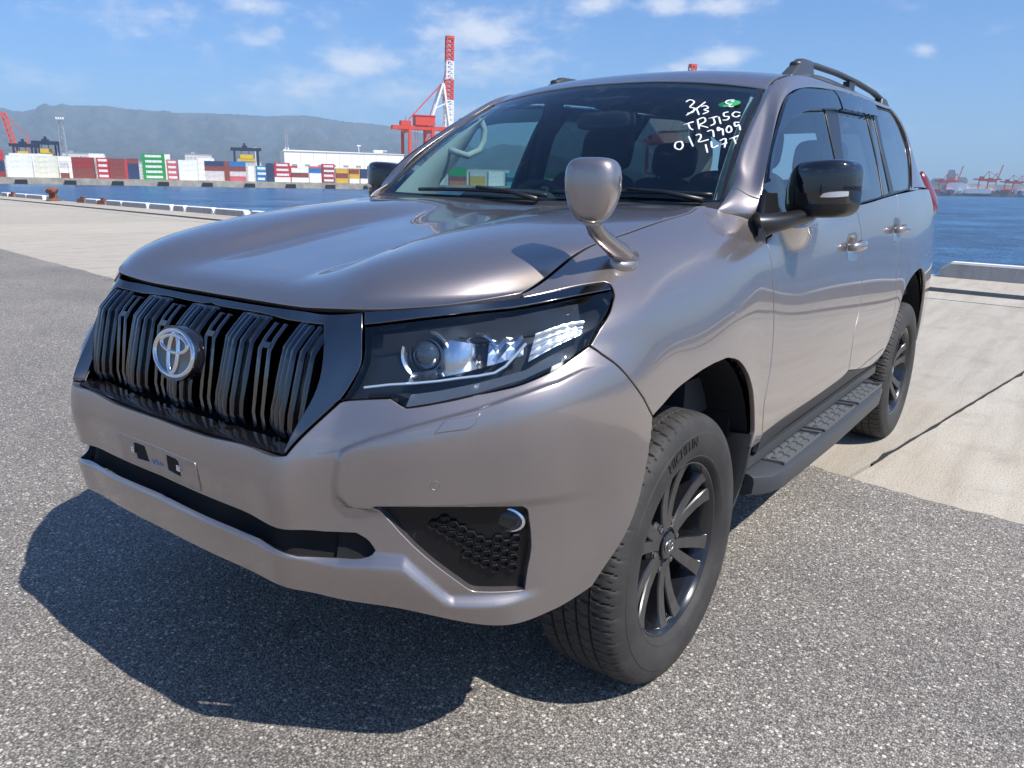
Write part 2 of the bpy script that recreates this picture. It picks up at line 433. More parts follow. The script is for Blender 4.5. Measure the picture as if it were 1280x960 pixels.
# rows, bottom to top: bottom edge, low crease, slot, brow, head-light foot, head-light head, top edge
LT = [
 [(.950,0,.520),(.962,0,.602),(.958,0,.655),(.960,0,.785),(.915,0,.90),(.850,0,1.0),(.775,0,1.066)],
 [(.946,.25,.519),(.959,.25,.600),(.956,.25,.653),(.959,.25,.786),(.912,.25,.90),(.846,.25,1.0),(.776,.25,1.070)],
 [(.936,.36,.513),(.949,.36,.596),(.951,.36,.650),(.955,.36,.786),(.909,.36,.90),(.845,.36,1.0),(.777,.36,1.074)],
 [(.922,.450,.506),(.937,.450,.590),(.941,.452,.648),(.945,.455,.787),(.902,.452,.90),(.842,.452,1.0),(.779,.455,1.079)],
 [(.908,.470,.502),(.922,.470,.586),(.924,.472,.65),(.927,.475,.795),(.886,.473,.896),(.829,.474,1.0),(.767,.478,1.081)],
 [(.862,.553,.489),(.871,.553,.574),(.861,.562,.655),(.857,.572,.825),(.822,.566,.908),(.775,.560,1.008),(.724,.558,1.088)],
 [(.805,.640,.479),(.822,.641,.566),(.812,.650,.66),(.800,.665,.850),(.765,.650,.925),(.720,.635,1.02),(.680,.622,1.094)],
 [(.705,.780,.445),(.722,.770,.555),(.712,.775,.66),(.695,.785,.895),(.655,.765,.965),(.615,.742,1.045),(.570,.700,1.104)],
 [(.615,.868,.448),(.622,.862,.555),(.612,.868,.66),(.590,.875,.930),(.540,.852,1.005),(.510,.825,1.072),(.460,.722,1.125)],
 [(.490,.922,.480),(.480,.925,.560),(.465,.925,.66),(.440,.927,.915),(.390,.905,1.02),(.370,.868,1.092),(.330,.728,1.178)],
 [(.150,.930,.480),(.140,.938,.580),(.130,.939,.68),(.122,.937,.880),(.110,.918,1.03),(.100,.855,1.150),(.090,.730,1.224)],
 [(-.200,.930,.480),(-.200,.938,.580),(-.200,.938,.68),(-.200,.934,.865),(-.200,.920,1.04),(-.195,.862,1.180),(-.190,.730,1.260)],
 [(-.310,.924,.490),(-.310,.932,.580),(-.310,.934,.68),(-.310,.930,.862),(-.310,.915,1.045),(-.305,.866,1.184),(-.300,.7315,1.2745)],
 [(-.440,.915,.500),(-.440,.925,.580),(-.440,.928,.68),(-.440,.923,.860),(-.440,.908,1.05),(-.430,.868,1.185),(-.400,.735,1.287)],
 [(-.530,.911,.508),(-.530,.922,.585),(-.530,.926,.68),(-.530,.920,.860),(-.530,.905,1.05),(-.520,.876,1.174),(-.500,.798,1.265)],
 [(-.620,.908,.515),(-.620,.920,.590),(-.620,.924,.68),(-.620,.918,.860),(-.620,.902,1.05),(-.620,.884,1.160),(-.600,.862,1.240)],
 [(-1.10,.905,.525),(-1.10,.918,.600),(-1.10,.922,.68),(-1.10,.917,.860),(-1.10,.901,1.05),(-1.10,.884,1.175),(-1.10,.866,1.258)],
 [(-1.65,.905,.530),(-1.65,.918,.600),(-1.65,.922,.68),(-1.65,.917,.860),(-1.65,.902,1.05),(-1.65,.885,1.200),(-1.65,.866,1.288)],
 [(-2.20,.905,.530),(-2.20,.918,.600),(-2.20,.922,.68),(-2.20,.918,.880),(-2.20,.902,1.08),(-2.20,.883,1.230),(-2.20,.860,1.322)],
 [(-2.75,.905,.510),(-2.75,.918,.600),(-2.75,.924,.70),(-2.75,.924,.920),(-2.75,.902,1.12),(-2.75,.875,1.260),(-2.75,.847,1.347)],
 [(-3.15,.900,.480),(-3.15,.908,.600),(-3.15,.915,.72),(-3.15,.910,.940),(-3.15,.888,1.12),(-3.15,.860,1.270),(-3.12,.830,1.360)],
 [(-3.45,.880,.480),(-3.46,.888,.600),(-3.47,.890,.72),(-3.47,.885,.940),(-3.46,.868,1.12),(-3.45,.845,1.270),(-3.43,.815,1.362)],
 [(-3.70,.800,.500),(-3.73,.805,.600),(-3.74,.808,.72),(-3.73,.805,.940),(-3.72,.795,1.12),(-3.70,.775,1.270),(-3.67,.740,1.362)],
 [(-3.84,.500,.500),(-3.87,.500,.600),(-3.88,.500,.72),(-3.86,.500,.940),(-3.83,.500,1.12),(-3.79,.500,1.270),(-3.75,.480,1.362)],
 [(-3.86,.000,.500),(-3.90,.000,.600),(-3.91,.000,.72),(-3.88,.000,.940),(-3.85,.000,1.12),(-3.81,.000,1.270),(-3.77,.000,1.362)]]
BODY = Surf(LT, [0, .08, .16, .34, .45, .56, .66], 3, arch_disp, flip=False, relief=body_relief)
# bonnet: across from centre line to shut line, along from front edge to cowl
HT = [
 [(.775,0,1.068),(.776,.18,1.069),(.776,.215,1.069),(.778,.34,1.072),(.779,.375,1.075),(.752,.525,1.086),(.655,.640,1.097),(.505,.722,1.106)],
 [(.757,0,1.088),(.757,.18,1.089),(.757,.215,1.089),(.757,.335,1.093),(.757,.370,1.096),(.730,.520,1.110),(.630,.640,1.116),(.480,.722,1.125)],
 [(.695,0,1.114),(.695,.18,1.115),(.694,.215,1.116),(.690,.325,1.131),(.688,.360,1.138),(.662,.520,1.150),(.570,.645,1.147),(.420,.722,1.152)],
 [(.565,0,1.138),(.565,.185,1.138),(.562,.220,1.140),(.550,.315,1.172),(.547,.350,1.180),(.520,.530,1.192),(.450,.650,1.182),(.340,.726,1.176)],
 [(.300,0,1.180),(.300,.185,1.180),(.298,.220,1.182),(.280,.315,1.221),(.277,.350,1.229),(.240,.540,1.237),(.190,.655,1.230),(.100,.730,1.222)],
 [(-.050,0,1.228),(-.050,.185,1.228),(-.052,.215,1.231),(-.070,.315,1.258),(-.073,.350,1.265),(-.100,.550,1.270),(-.130,.660,1.263),(-.170,.728,1.257)],
 [(-.430,0,1.281),(-.430,.185,1.281),(-.430,.215,1.281),(-.430,.315,1.284),(-.430,.350,1.286),(-.425,.550,1.289),(-.415,.660,1.288),(-.400,.725,1.284)]]
_g = BODY.raw(np.linspace(.6, 2.4, 1200), np.full(1200, .66))
for _r in HT:
    _k = np.abs(_g[:, 0]-_r[-1][0]).argmin(); _r[-1] = (_g[_k, 0], _g[_k, 1]-.001, _g[_k, 2]+.0015)
_h0 = Surf(HT, [0, .18, .218, .318, .352, .53, .65, .76], 2)
_v = np.array([0, .18, .218, .318, .352, .53, .65, .705, .76])
HT2 = []
for _s in np.concatenate([np.linspace(0, .12, 5), np.linspace(.18, _h0.sp[-1], 15)]):
    _r = _h0.P(np.full(len(_v), _s), _v); _x = _r[-1, 0]
    _k = np.abs(_g[:, 0]-_x).argmin(); _d = np.array((_g[_k, 0], _g[_k, 1]-.001, _g[_k, 2]+.001))-_r[-1]
    _r[-1] += _d; _r[-2] += _d*.55; HT2.append([tuple(q) for q in _r])
HT = HT2
HOOD = Surf(HT, [0, .18, .218, .318, .352, .53, .65, .705, .76], 2, None, flip=True)
# windscreen: across from centre line, up from cowl to header
def ws_point(y, v):
    k0, k1 = y/.755, y/.755
    b = np.array([-.405-.075*k0**2, .755*k0, 1.275+.012*k0**2])
    h = np.array([-1.025-.045*k1**2, .628*k1, 1.737-.050*k1**2])
    q = b*(1-v)+h*v
    bow = .030*4*v*(1-v)
    return q+bow*np.array([.62, 0, .78])
WT = [[ws_point(y, v) for v in (0, .2, .4, .6, .8, 1.0)] for y in (0, .15, .3, .45, .6, .69, .755)]
WSCR = Surf(WT, [0, .12, .24, .36, .48, .6], 0, None)
# roof
RXS = (-1.035, -1.15, -1.35, -1.70, -2.3, -2.9, -3.3, -3.52)
def roof_point(i, k):
    yc = (.632, .622, .605, .60, .595, .582, .575, .57)[i]
    zc = (1.743, 1.783, 1.818, 1.842, 1.855, 1.838, 1.795, 1.745)[i]
    ze = (1.692, 1.737, 1.776, 1.803, 1.815, 1.803, 1.755, 1.70)[i]
    xe = RXS[i]-(.05, .03, .02, 0, 0, 0, .0, .03)[i]*1.0
    return (RXS[i]*(1-k*k)+xe*k*k, yc*k, zc+(ze-zc)*k**2.4)
RT = [[roof_point(i, k) for k in (0, .25, .5, .75, .9, 1.0)] for i in range(len(RXS))]
ROOF = Surf(RT, [0, .15, .3, .45, .54, .6], 0, None, flip=True)
# side frame: inner (window) edge, crest, outer (screen / roof seam) edge
FI = [(-.600,.852,1.205),(-.592,.862,1.243),(-.572,.847,1.290),(-.603,.828,1.366),(-.822,.768,1.531),(-1.052,.718,1.657),(-1.190,.703,1.696),(-1.673,.681,1.747),(-2.368,.659,1.769),(-2.907,.640,1.778),(-3.180,.634,1.760),(-3.300,.664,1.690),(-3.300,.712,1.570),(-3.055,.796,1.366)]
FM = [(-.500,.795,1.225),(-.512,.814,1.270),(-.545,.812,1.316),(-.622,.790,1.386),(-.848,.727,1.548),(-1.06,.675,1.690),(-1.20,.664,1.742),(-1.62,.665,1.778),(-2.30,.640,1.800),(-2.88,.622,1.800),(-3.26,.618,1.768),(-3.40,.650,1.680),(-3.44,.705,1.550),(-3.40,.806,1.368)]
FO = [(-.420,.735,1.240),(-.435,.757,1.286),(-.500,.757,1.335),(-.655,.732,1.394),(-.868,.682,1.538),(-1.055,.640,1.674),(-1.12,.617,1.732),(-1.45,.606,1.786),(-2.20,.598,1.812),(-2.85,.585,1.803),(-3.32,.578,1.768),(-3.50,.600,1.665),(-3.60,.640,1.530),(-3.66,.735,1.366)]
for _i in range(2, 7):
    _z = FO[_i][2]; _c = np.array([ws_point(.7555, _v) for _v in np.linspace(-.04, 1.02, 300)]); _k = np.abs(_c[:, 2]-_z).argmin()
    FO[_i] = tuple(_c[_k]+np.array((-.001, .005, .003)))
FT = [[tuple(np.array(i)), tuple(np.array(i)*.55+np.array(m)*.45+np.array((0, .008, .004))), m, tuple(np.array(o)*.62+np.array(m)*.38+np.array((.002, .004, .006))), o] for i, m, o in zip(FI, FM, FO)]
FRAME = Surf(FT, [0, .03, .06, .10, .15], 2, None, flip=False)
# side glass
def yw(x, z):
    x = np.asarray(x, float); z = np.asarray(z, float)
    yb = .866-.028*np.clip((-x-1.6)/1.3, 0, 2)**1.5
    return yb-.335*(z-1.25)-.09*(z-1.25)**2*np.sign(z-1.25)
class SideGlass:
    sp = np.array([-3.5, -.3]); tp = np.array([1.15, 1.80])
    def __init__(s, off=0.0): s.off = off
    def P(s, S, T):
        S = np.atleast_1d(np.asarray(S, float)); T = np.atleast_1d(np.asarray(T, float))
        return np.stack([S, yw(S, T)+s.off, T], 1)
    def N(s, S, T, e=2e-3):
        a = s.P(np.add(S, e), T)-s.P(np.subtract(S, e), T); b = s.P(S, np.add(T, e))-s.P(S, np.subtract(T, e))
        n = np.cross(b, a); return n/np.linalg.norm(n, axis=1)[:, None]
SIDE = SideGlass()
# outlines of the panels, in the surfaces' own coordinates
OUT = {
 'front_bumper': [(0,0),(1.083,0),(1.182,0.0038),(1.221,0.0431),(1.269,0.0849),(1.292,0.1088),(1.304,0.1241),(1.31,0.1325),(1.315,0.1418),(1.319,0.1521),(1.327,0.1748),(1.332,0.1992),(1.337,0.2253),(1.341,0.2916),(1.302,0.321),(1.284,0.3329),(1.145,0.4102),(1.128,0.4219),(1.091,0.4556),(1.034,0.42),(1.015,0.4109),(0.9953,0.4047),(0.9737,0.4004),(0.9504,0.3985),(0.938,0.3988),(0.9248,0.4002),(0.8543,0.4155),(0.7735,0.4233),(0.7047,0.4271),(0.6637,0.4563),(0.5613,0.4644),(0.5512,0.4632),(0.5476,0.4615),(0.5466,0.4617),(0.5443,0.4607),(0.5254,0.4388),(0.4605,0.3576),(0.3819,0.3586),(0.3097,0.3565),(0.2,0.352),(0,0.3523),(0,0.153),(0.2,0.1536),(0.3204,0.1524),(0.4736,0.1455),(0.5409,0.1406),(0.6188,0.1425),(0.6444,0.1329),(0.6536,0.1276),(0.6705,0.1129),(0.6653,0.106),(0.6583,0.102),(0.6428,0.0972),(0.6254,0.094),(0.5693,0.0887),(0.4786,0.0824),(0.3742,0.0928),(0,0.0962)],
 'fog_hole': [(0.6543,0.2031),(0.9716,0.1877),(0.9815,0.1841),(0.9858,0.1797),(0.9976,0.1489),(1.004,0.1269),(1.005,0.1163),(1.005,0.1052),(1.001,0.0802),(0.9955,0.0513),(0.8829,0.0529),(0.8743,0.0553),(0.7576,0.1272),(0.7204,0.1523),(0.6543,0.2031)],
 'headlight': [(0.5381,0.619),(0.6694,0.6265),(0.7684,0.6292),(0.814,0.629),(0.858,0.6271),(1.211,0.5856),(1.211,0.5803),(1.21,0.5784),(1.204,0.5742),(1.181,0.5637),(1.157,0.5474),(1.137,0.5325),(1.128,0.5244),(1.12,0.516),(1.113,0.5066),(1.102,0.4845),(1.091,0.4583),(1.091,0.4556),(1.034,0.42),(1.015,0.4109),(0.9953,0.4047),(0.9737,0.4004),(0.9504,0.3985),(0.938,0.3988),(0.9248,0.4002),(0.8543,0.4155),(0.7735,0.4233),(0.7047,0.4271),(0.6637,0.4563),(0.5613,0.4644),(0.5512,0.4632),(0.5476,0.4615),(0.561,0.4921),(0.5691,0.5214),(0.5713,0.5364),(0.5714,0.5435),(0.5706,0.5502),(0.5669,0.5629),(0.5557,0.5881),(0.5381,0.619)],
 'light_trim': [(0.515,0.656),(0.7765,0.6603),(0.8875,0.6573),(0.9161,0.6548),(1.214,0.6006),(1.221,0.5947),(1.222,0.5934),(1.219,0.5888),(1.216,0.5852),(0.9852,0.6152),(0.8792,0.6267),(0.8362,0.6295),(0.7912,0.6305),(0.6963,0.6286),(0.5375,0.62)],
 'washer': [(0.7729,0.3373),(0.7947,0.3639),(0.8672,0.3521),(0.859,0.335),(0.857,0.3323),(0.8519,0.3293),(0.8426,0.327),(0.7729,0.3373)],
 'grille_frame': [(0,0.635),(0.0248,0.63),(0.0506,0.628),(0.173,0.6292),(0.1967,0.6289),(0.238,0.626),(0.2949,0.6204),(0.314,0.6195),(0.357,0.6202),(0.4297,0.6242),(0.4517,0.5914),(0.4652,0.564),(0.4739,0.5429),(0.4802,0.5228),(0.4832,0.5053),(0.4839,0.4889),(0.4827,0.4719),(0.4792,0.4534),(0.452,0.3648),(0.4599,0.3609),(0.5398,0.4608),(0.5449,0.4653),(0.5458,0.4647),(0.5573,0.4869),(0.5699,0.5208),(0.5715,0.5281),(0.5719,0.5361),(0.5707,0.5452),(0.5671,0.5564),(0.5543,0.5839),(0.537,0.6171),(0.5134,0.6551),(0.401,0.6501),(0.0001,0.6542)],
 'fender': [(1.341,0.2916),(1.431,0.3228),(1.456,0.3296),(1.492,0.3365),(1.568,0.3474),(1.617,0.3531),(1.683,0.3578),(1.766,0.3594),(1.788,0.3582),(1.839,0.3511),(1.867,0.3453),(1.881,0.3416),(1.907,0.3322),(1.932,0.3207),(1.955,0.3068),(1.966,0.299),(1.975,0.2907),(1.984,0.2819),(2,0.2624),(2.015,0.2396),(2.022,0.226),(2.076,0.1057),(2.062,0.0587),(2.155,0.0487),(2.159,0.0452),(2.17,0.0484),(2.173,0.0511),(2.176,0.056),(2.176,0.0641),(2.173,0.0757),(2.154,0.1257),(2.15,0.1448),(2.148,0.1639),(2.15,0.1838),(2.155,0.2053),(2.176,0.2707),(2.194,0.3386),(2.197,0.3532),(2.199,0.3678),(2.2,0.3828),(2.199,0.398),(2.196,0.4131),(2.188,0.4432),(2.185,0.4587),(2.183,0.4745),(2.182,0.51),(2.183,0.5287),(2.184,0.5466),(2.187,0.5626),(2.191,0.5757),(2.197,0.5857),(2.205,0.5934),(2.214,0.5992),(2.236,0.61),(2.243,0.66),(0.9707,0.66),(0.9684,0.6458),(1.217,0.6023),(1.226,0.5974),(1.228,0.5956),(1.228,0.5935),(1.224,0.5876),(1.21,0.5757),(1.189,0.5658),(1.175,0.557),(1.148,0.5372),(1.13,0.5211),(1.122,0.5129),(1.115,0.5037),(1.104,0.4825),(1.093,0.4576),(1.091,0.4556),(1.128,0.4219),(1.145,0.4102),(1.293,0.3272),(1.341,0.2916)],
 'front_door': [(2.174,0.0675),(2.331,0.0585),(2.46,0.0536),(2.537,0.0524),(2.84,0.0541),(3.014,0.057),(3.079,0.059),(3.124,0.0618),(3.158,0.0654),(3.181,0.0694),(3.222,0.0791),(3.214,0.1557),(3.211,0.1884),(3.211,0.2195),(3.214,0.2458),(3.223,0.2675),(3.236,0.2872),(3.252,0.3052),(3.268,0.322),(3.282,0.3379),(3.291,0.3534),(3.296,0.3678),(3.298,0.3808),(3.298,0.393),(3.291,0.4437),(3.285,0.4717),(3.277,0.5012),(3.272,0.5168),(3.258,0.5537),(3.228,0.6198),(3.228,0.66),(2.248,0.66),(2.236,0.61),(2.214,0.5992),(2.205,0.5934),(2.197,0.5857),(2.191,0.5757),(2.187,0.5626),(2.184,0.5466),(2.183,0.5287),(2.182,0.4916),(2.183,0.4745),(2.185,0.4587),(2.188,0.4432),(2.196,0.4131),(2.199,0.398),(2.2,0.3828),(2.199,0.3678),(2.197,0.3532),(2.182,0.2901),(2.176,0.2707),(2.155,0.2053),(2.15,0.1838),(2.148,0.1639),(2.149,0.1446),(2.154,0.125),(2.16,0.1061),(2.176,0.0641)],
 'rear_door': [(3.222,0.0791),(3.494,0.0303),(3.569,0.0184),(3.629,0.0106),(3.677,0.0075),(3.719,0.0077),(3.755,0.01),(3.83,0.0179),(3.861,0.0416),(3.874,0.0528),(3.888,0.0657),(3.9,0.08),(3.913,0.0964),(3.939,0.1356),(3.952,0.1568),(3.962,0.1778),(3.97,0.198),(3.975,0.2179),(3.978,0.2383),(3.979,0.2586),(3.978,0.2784),(3.975,0.3141),(3.973,0.3289),(3.968,0.3418),(3.956,0.3652),(3.952,0.3773),(3.95,0.3908),(3.951,0.4049),(3.954,0.419),(3.967,0.467),(3.971,0.487),(3.998,0.647),(3.998,0.66),(3.228,0.66),(3.228,0.6198),(3.266,0.5342),(3.272,0.5168),(3.282,0.4863),(3.289,0.4576),(3.297,0.4048),(3.298,0.393),(3.298,0.3808),(3.296,0.3678),(3.291,0.3534),(3.282,0.3379),(3.268,0.322),(3.252,0.3052),(3.236,0.2872),(3.223,0.2675),(3.214,0.2458),(3.211,0.2195),(3.211,0.1884),(3.214,0.1557),(3.222,0.0791)],
 'quarter_panel': [(3.998,0.66),(3.998,0.647),(3.971,0.487),(3.967,0.467),(3.954,0.419),(3.951,0.4049),(3.95,0.3908),(3.952,0.3773),(3.956,0.3652),(3.968,0.3418),(3.973,0.3289),(3.975,0.3141),(3.978,0.2784),(3.979,0.2586),(3.978,0.2383),(3.975,0.2179),(3.97,0.198),(3.962,0.1778),(3.952,0.1568),(3.939,0.1356),(3.913,0.0964),(3.9,0.08),(3.888,0.0657),(3.874,0.0528),(3.83,0.0179),(3.9,0.0362),(3.991,0.1375),(4.021,0.1866),(4.071,0.2563),(4.082,0.2696),(4.096,0.2818),(4.111,0.2926),(4.128,0.3019),(4.148,0.3101),(4.169,0.3173),(4.191,0.3237),(4.215,0.3292),(4.241,0.3341),(4.27,0.3384),(4.301,0.3418),(4.367,0.3463),(4.431,0.3481),(4.493,0.3478),(4.524,0.3467),(4.554,0.3447),(4.583,0.3417),(4.611,0.3373),(4.637,0.3319),(4.663,0.3256),(4.687,0.3182),(4.71,0.3096),(4.732,0.2993),(4.752,0.2874),(4.769,0.273),(4.784,0.2563),(4.798,0.2381),(4.811,0.2191),(4.843,0.1647),(4.852,0.1469),(4.86,0.1292),(4.867,0.1119),(4.873,0.0954),(4.877,0.08),(4.88,0.0651),(4.881,0.0504),(4.878,0.0056),(5.103,0),(5.375,0),(5.375,0.66)],
 'rocker': [(2.159,0),(3.83,0),(3.89,0.0245),(3.863,0.0204),(3.83,0.0179),(3.629,0.0106),(3.222,0.0791),(3.181,0.0694),(3.158,0.0654),(3.124,0.0618),(3.079,0.059),(3.014,0.057),(2.84,0.0541),(2.537,0.0524),(2.399,0.0557),(2.256,0.0625),(2.174,0.0675)],
 'pane_front': [(-0.5338,1.236),(-0.5557,1.277),(-0.5711,1.302),(-0.5967,1.337),(-0.6174,1.362),(-0.6427,1.387),(-0.6721,1.412),(-0.7054,1.437),(-0.7612,1.476),(-0.8027,1.503),(-0.9131,1.569),(-0.982,1.608),(-1.015,1.626),(-1.045,1.64),(-1.073,1.652),(-1.1,1.661),(-1.127,1.669),(-1.184,1.684),(-1.256,1.696),(-1.319,1.704),(-1.621,1.73),(-1.588,1.7),(-1.574,1.686),(-1.561,1.668),(-1.55,1.648),(-1.541,1.623),(-1.534,1.595),(-1.527,1.563),(-1.504,1.433),(-1.483,1.283)],
 'pane_rear': [(-1.626,1.291),(-1.628,1.368),(-1.63,1.402),(-1.634,1.435),(-1.643,1.467),(-1.656,1.498),(-1.673,1.53),(-1.694,1.563),(-1.733,1.623),(-1.748,1.648),(-1.759,1.669),(-1.776,1.704),(-1.79,1.738),(-1.933,1.748),(-2.029,1.753),(-2.147,1.755),(-2.369,1.755),(-2.35,1.732),(-2.341,1.719),(-2.333,1.702),(-2.325,1.681),(-2.317,1.652),(-2.294,1.535),(-2.286,1.497),(-2.277,1.463),(-2.267,1.434),(-2.256,1.406),(-2.217,1.323)],
 'pane_vent': [(-2.259,1.327),(-2.279,1.407),(-2.296,1.464),(-2.335,1.578),(-2.363,1.655),(-2.374,1.684),(-2.384,1.705),(-2.393,1.721),(-2.401,1.732),(-2.418,1.752),(-2.532,1.754),(-2.511,1.72),(-2.504,1.705),(-2.496,1.686),(-2.466,1.598),(-2.444,1.53),(-2.436,1.498),(-2.429,1.468),(-2.418,1.407),(-2.408,1.338)],
 'pane_quarter': [(-2.519,1.344),(-2.521,1.429),(-2.523,1.466),(-2.527,1.504),(-2.534,1.541),(-2.546,1.578),(-2.562,1.62),(-2.581,1.662),(-2.626,1.759),(-2.957,1.772),(-3.042,1.774),(-3.078,1.773),(-3.112,1.772),(-3.141,1.768),(-3.164,1.762),(-3.184,1.755),(-3.203,1.746),(-3.22,1.736),(-3.236,1.726),(-3.25,1.714),(-3.265,1.701),(-3.278,1.685),(-3.29,1.668),(-3.316,1.629),(-3.244,1.549),(-3.213,1.516),(-3.182,1.484),(-3.153,1.458),(-3.125,1.437),(-3.095,1.418),(-3.065,1.401),(-2.998,1.365)],
 'glass_base': [(-0.5185,1.234),(-0.5369,1.277),(-0.5433,1.29),(-0.5572,1.313),(-0.5722,1.333),(-0.5909,1.355),(-0.6157,1.379),(-0.6459,1.406),(-0.6811,1.435),(-0.7208,1.464),(-0.7649,1.493),(-0.9054,1.578),(-0.9752,1.618),(-1.008,1.636),(-1.037,1.651),(-1.063,1.661),(-1.088,1.67),(-1.111,1.676),(-1.211,1.698),(-1.237,1.704),(-1.269,1.709),(-1.401,1.724),(-1.519,1.735),(-1.591,1.74),(-1.673,1.745),(-1.77,1.749),(-2.003,1.756),(-3.005,1.787),(-3.101,1.786),(-3.141,1.785),(-3.178,1.782),(-3.209,1.778),(-3.232,1.771),(-3.252,1.763),(-3.269,1.753),(-3.284,1.742),(-3.312,1.719),(-3.328,1.707),(-3.347,1.695),(-3.365,1.683),(-3.378,1.668),(-3.384,1.652),(-3.378,1.632),(-3.358,1.607),(-3.326,1.578),(-3.286,1.546),(-3.168,1.458),(-3.138,1.436),(-3.025,1.357),(-1.793,1.293),(-0.5185,1.234)],
 'visor_front': [(-0.5956,1.357),(-0.6494,1.41),(-0.6678,1.426),(-0.687,1.442),(-0.7285,1.471),(-0.8288,1.534),(-0.9273,1.594),(-0.9951,1.632),(-1.025,1.647),(-1.052,1.658),(-1.079,1.667),(-1.105,1.674),(-1.16,1.687),(-1.233,1.701),(-1.265,1.706),(-1.305,1.71),(-1.431,1.722),(-1.694,1.742),(-1.727,1.729),(-1.735,1.724),(-1.741,1.719),(-1.745,1.712),(-1.748,1.703),(-1.751,1.672),(-1.33,1.634),(-1.244,1.624),(-1.181,1.613),(-1.154,1.606),(-1.119,1.595),(-1.045,1.583),(-1.003,1.575),(-0.9669,1.564),(-0.9143,1.545),(-0.8425,1.518),(-0.8238,1.509),(-0.8037,1.499),(-0.7816,1.486),(-0.7551,1.467),(-0.6922,1.418),(-0.6171,1.357)],
 'visor_rear': [(-1.708,1.743),(-1.748,1.729),(-1.758,1.724),(-1.766,1.718),(-1.77,1.711),(-1.773,1.702),(-1.775,1.671),(-2.526,1.7),(-2.537,1.729),(-2.541,1.741),(-2.542,1.751),(-2.539,1.759),(-2.53,1.764),(-2.517,1.766),(-2.501,1.768),(-2.461,1.769),(-2.107,1.761),(-1.972,1.756),(-1.708,1.743)],
 'fog_mesh': [(0.7494,0.1791),(0.8322,0.1781),(0.8846,0.141),(0.9896,0.1379),(0.995,0.0777),(0.9073,0.0767),(0.7494,0.1791)],
}
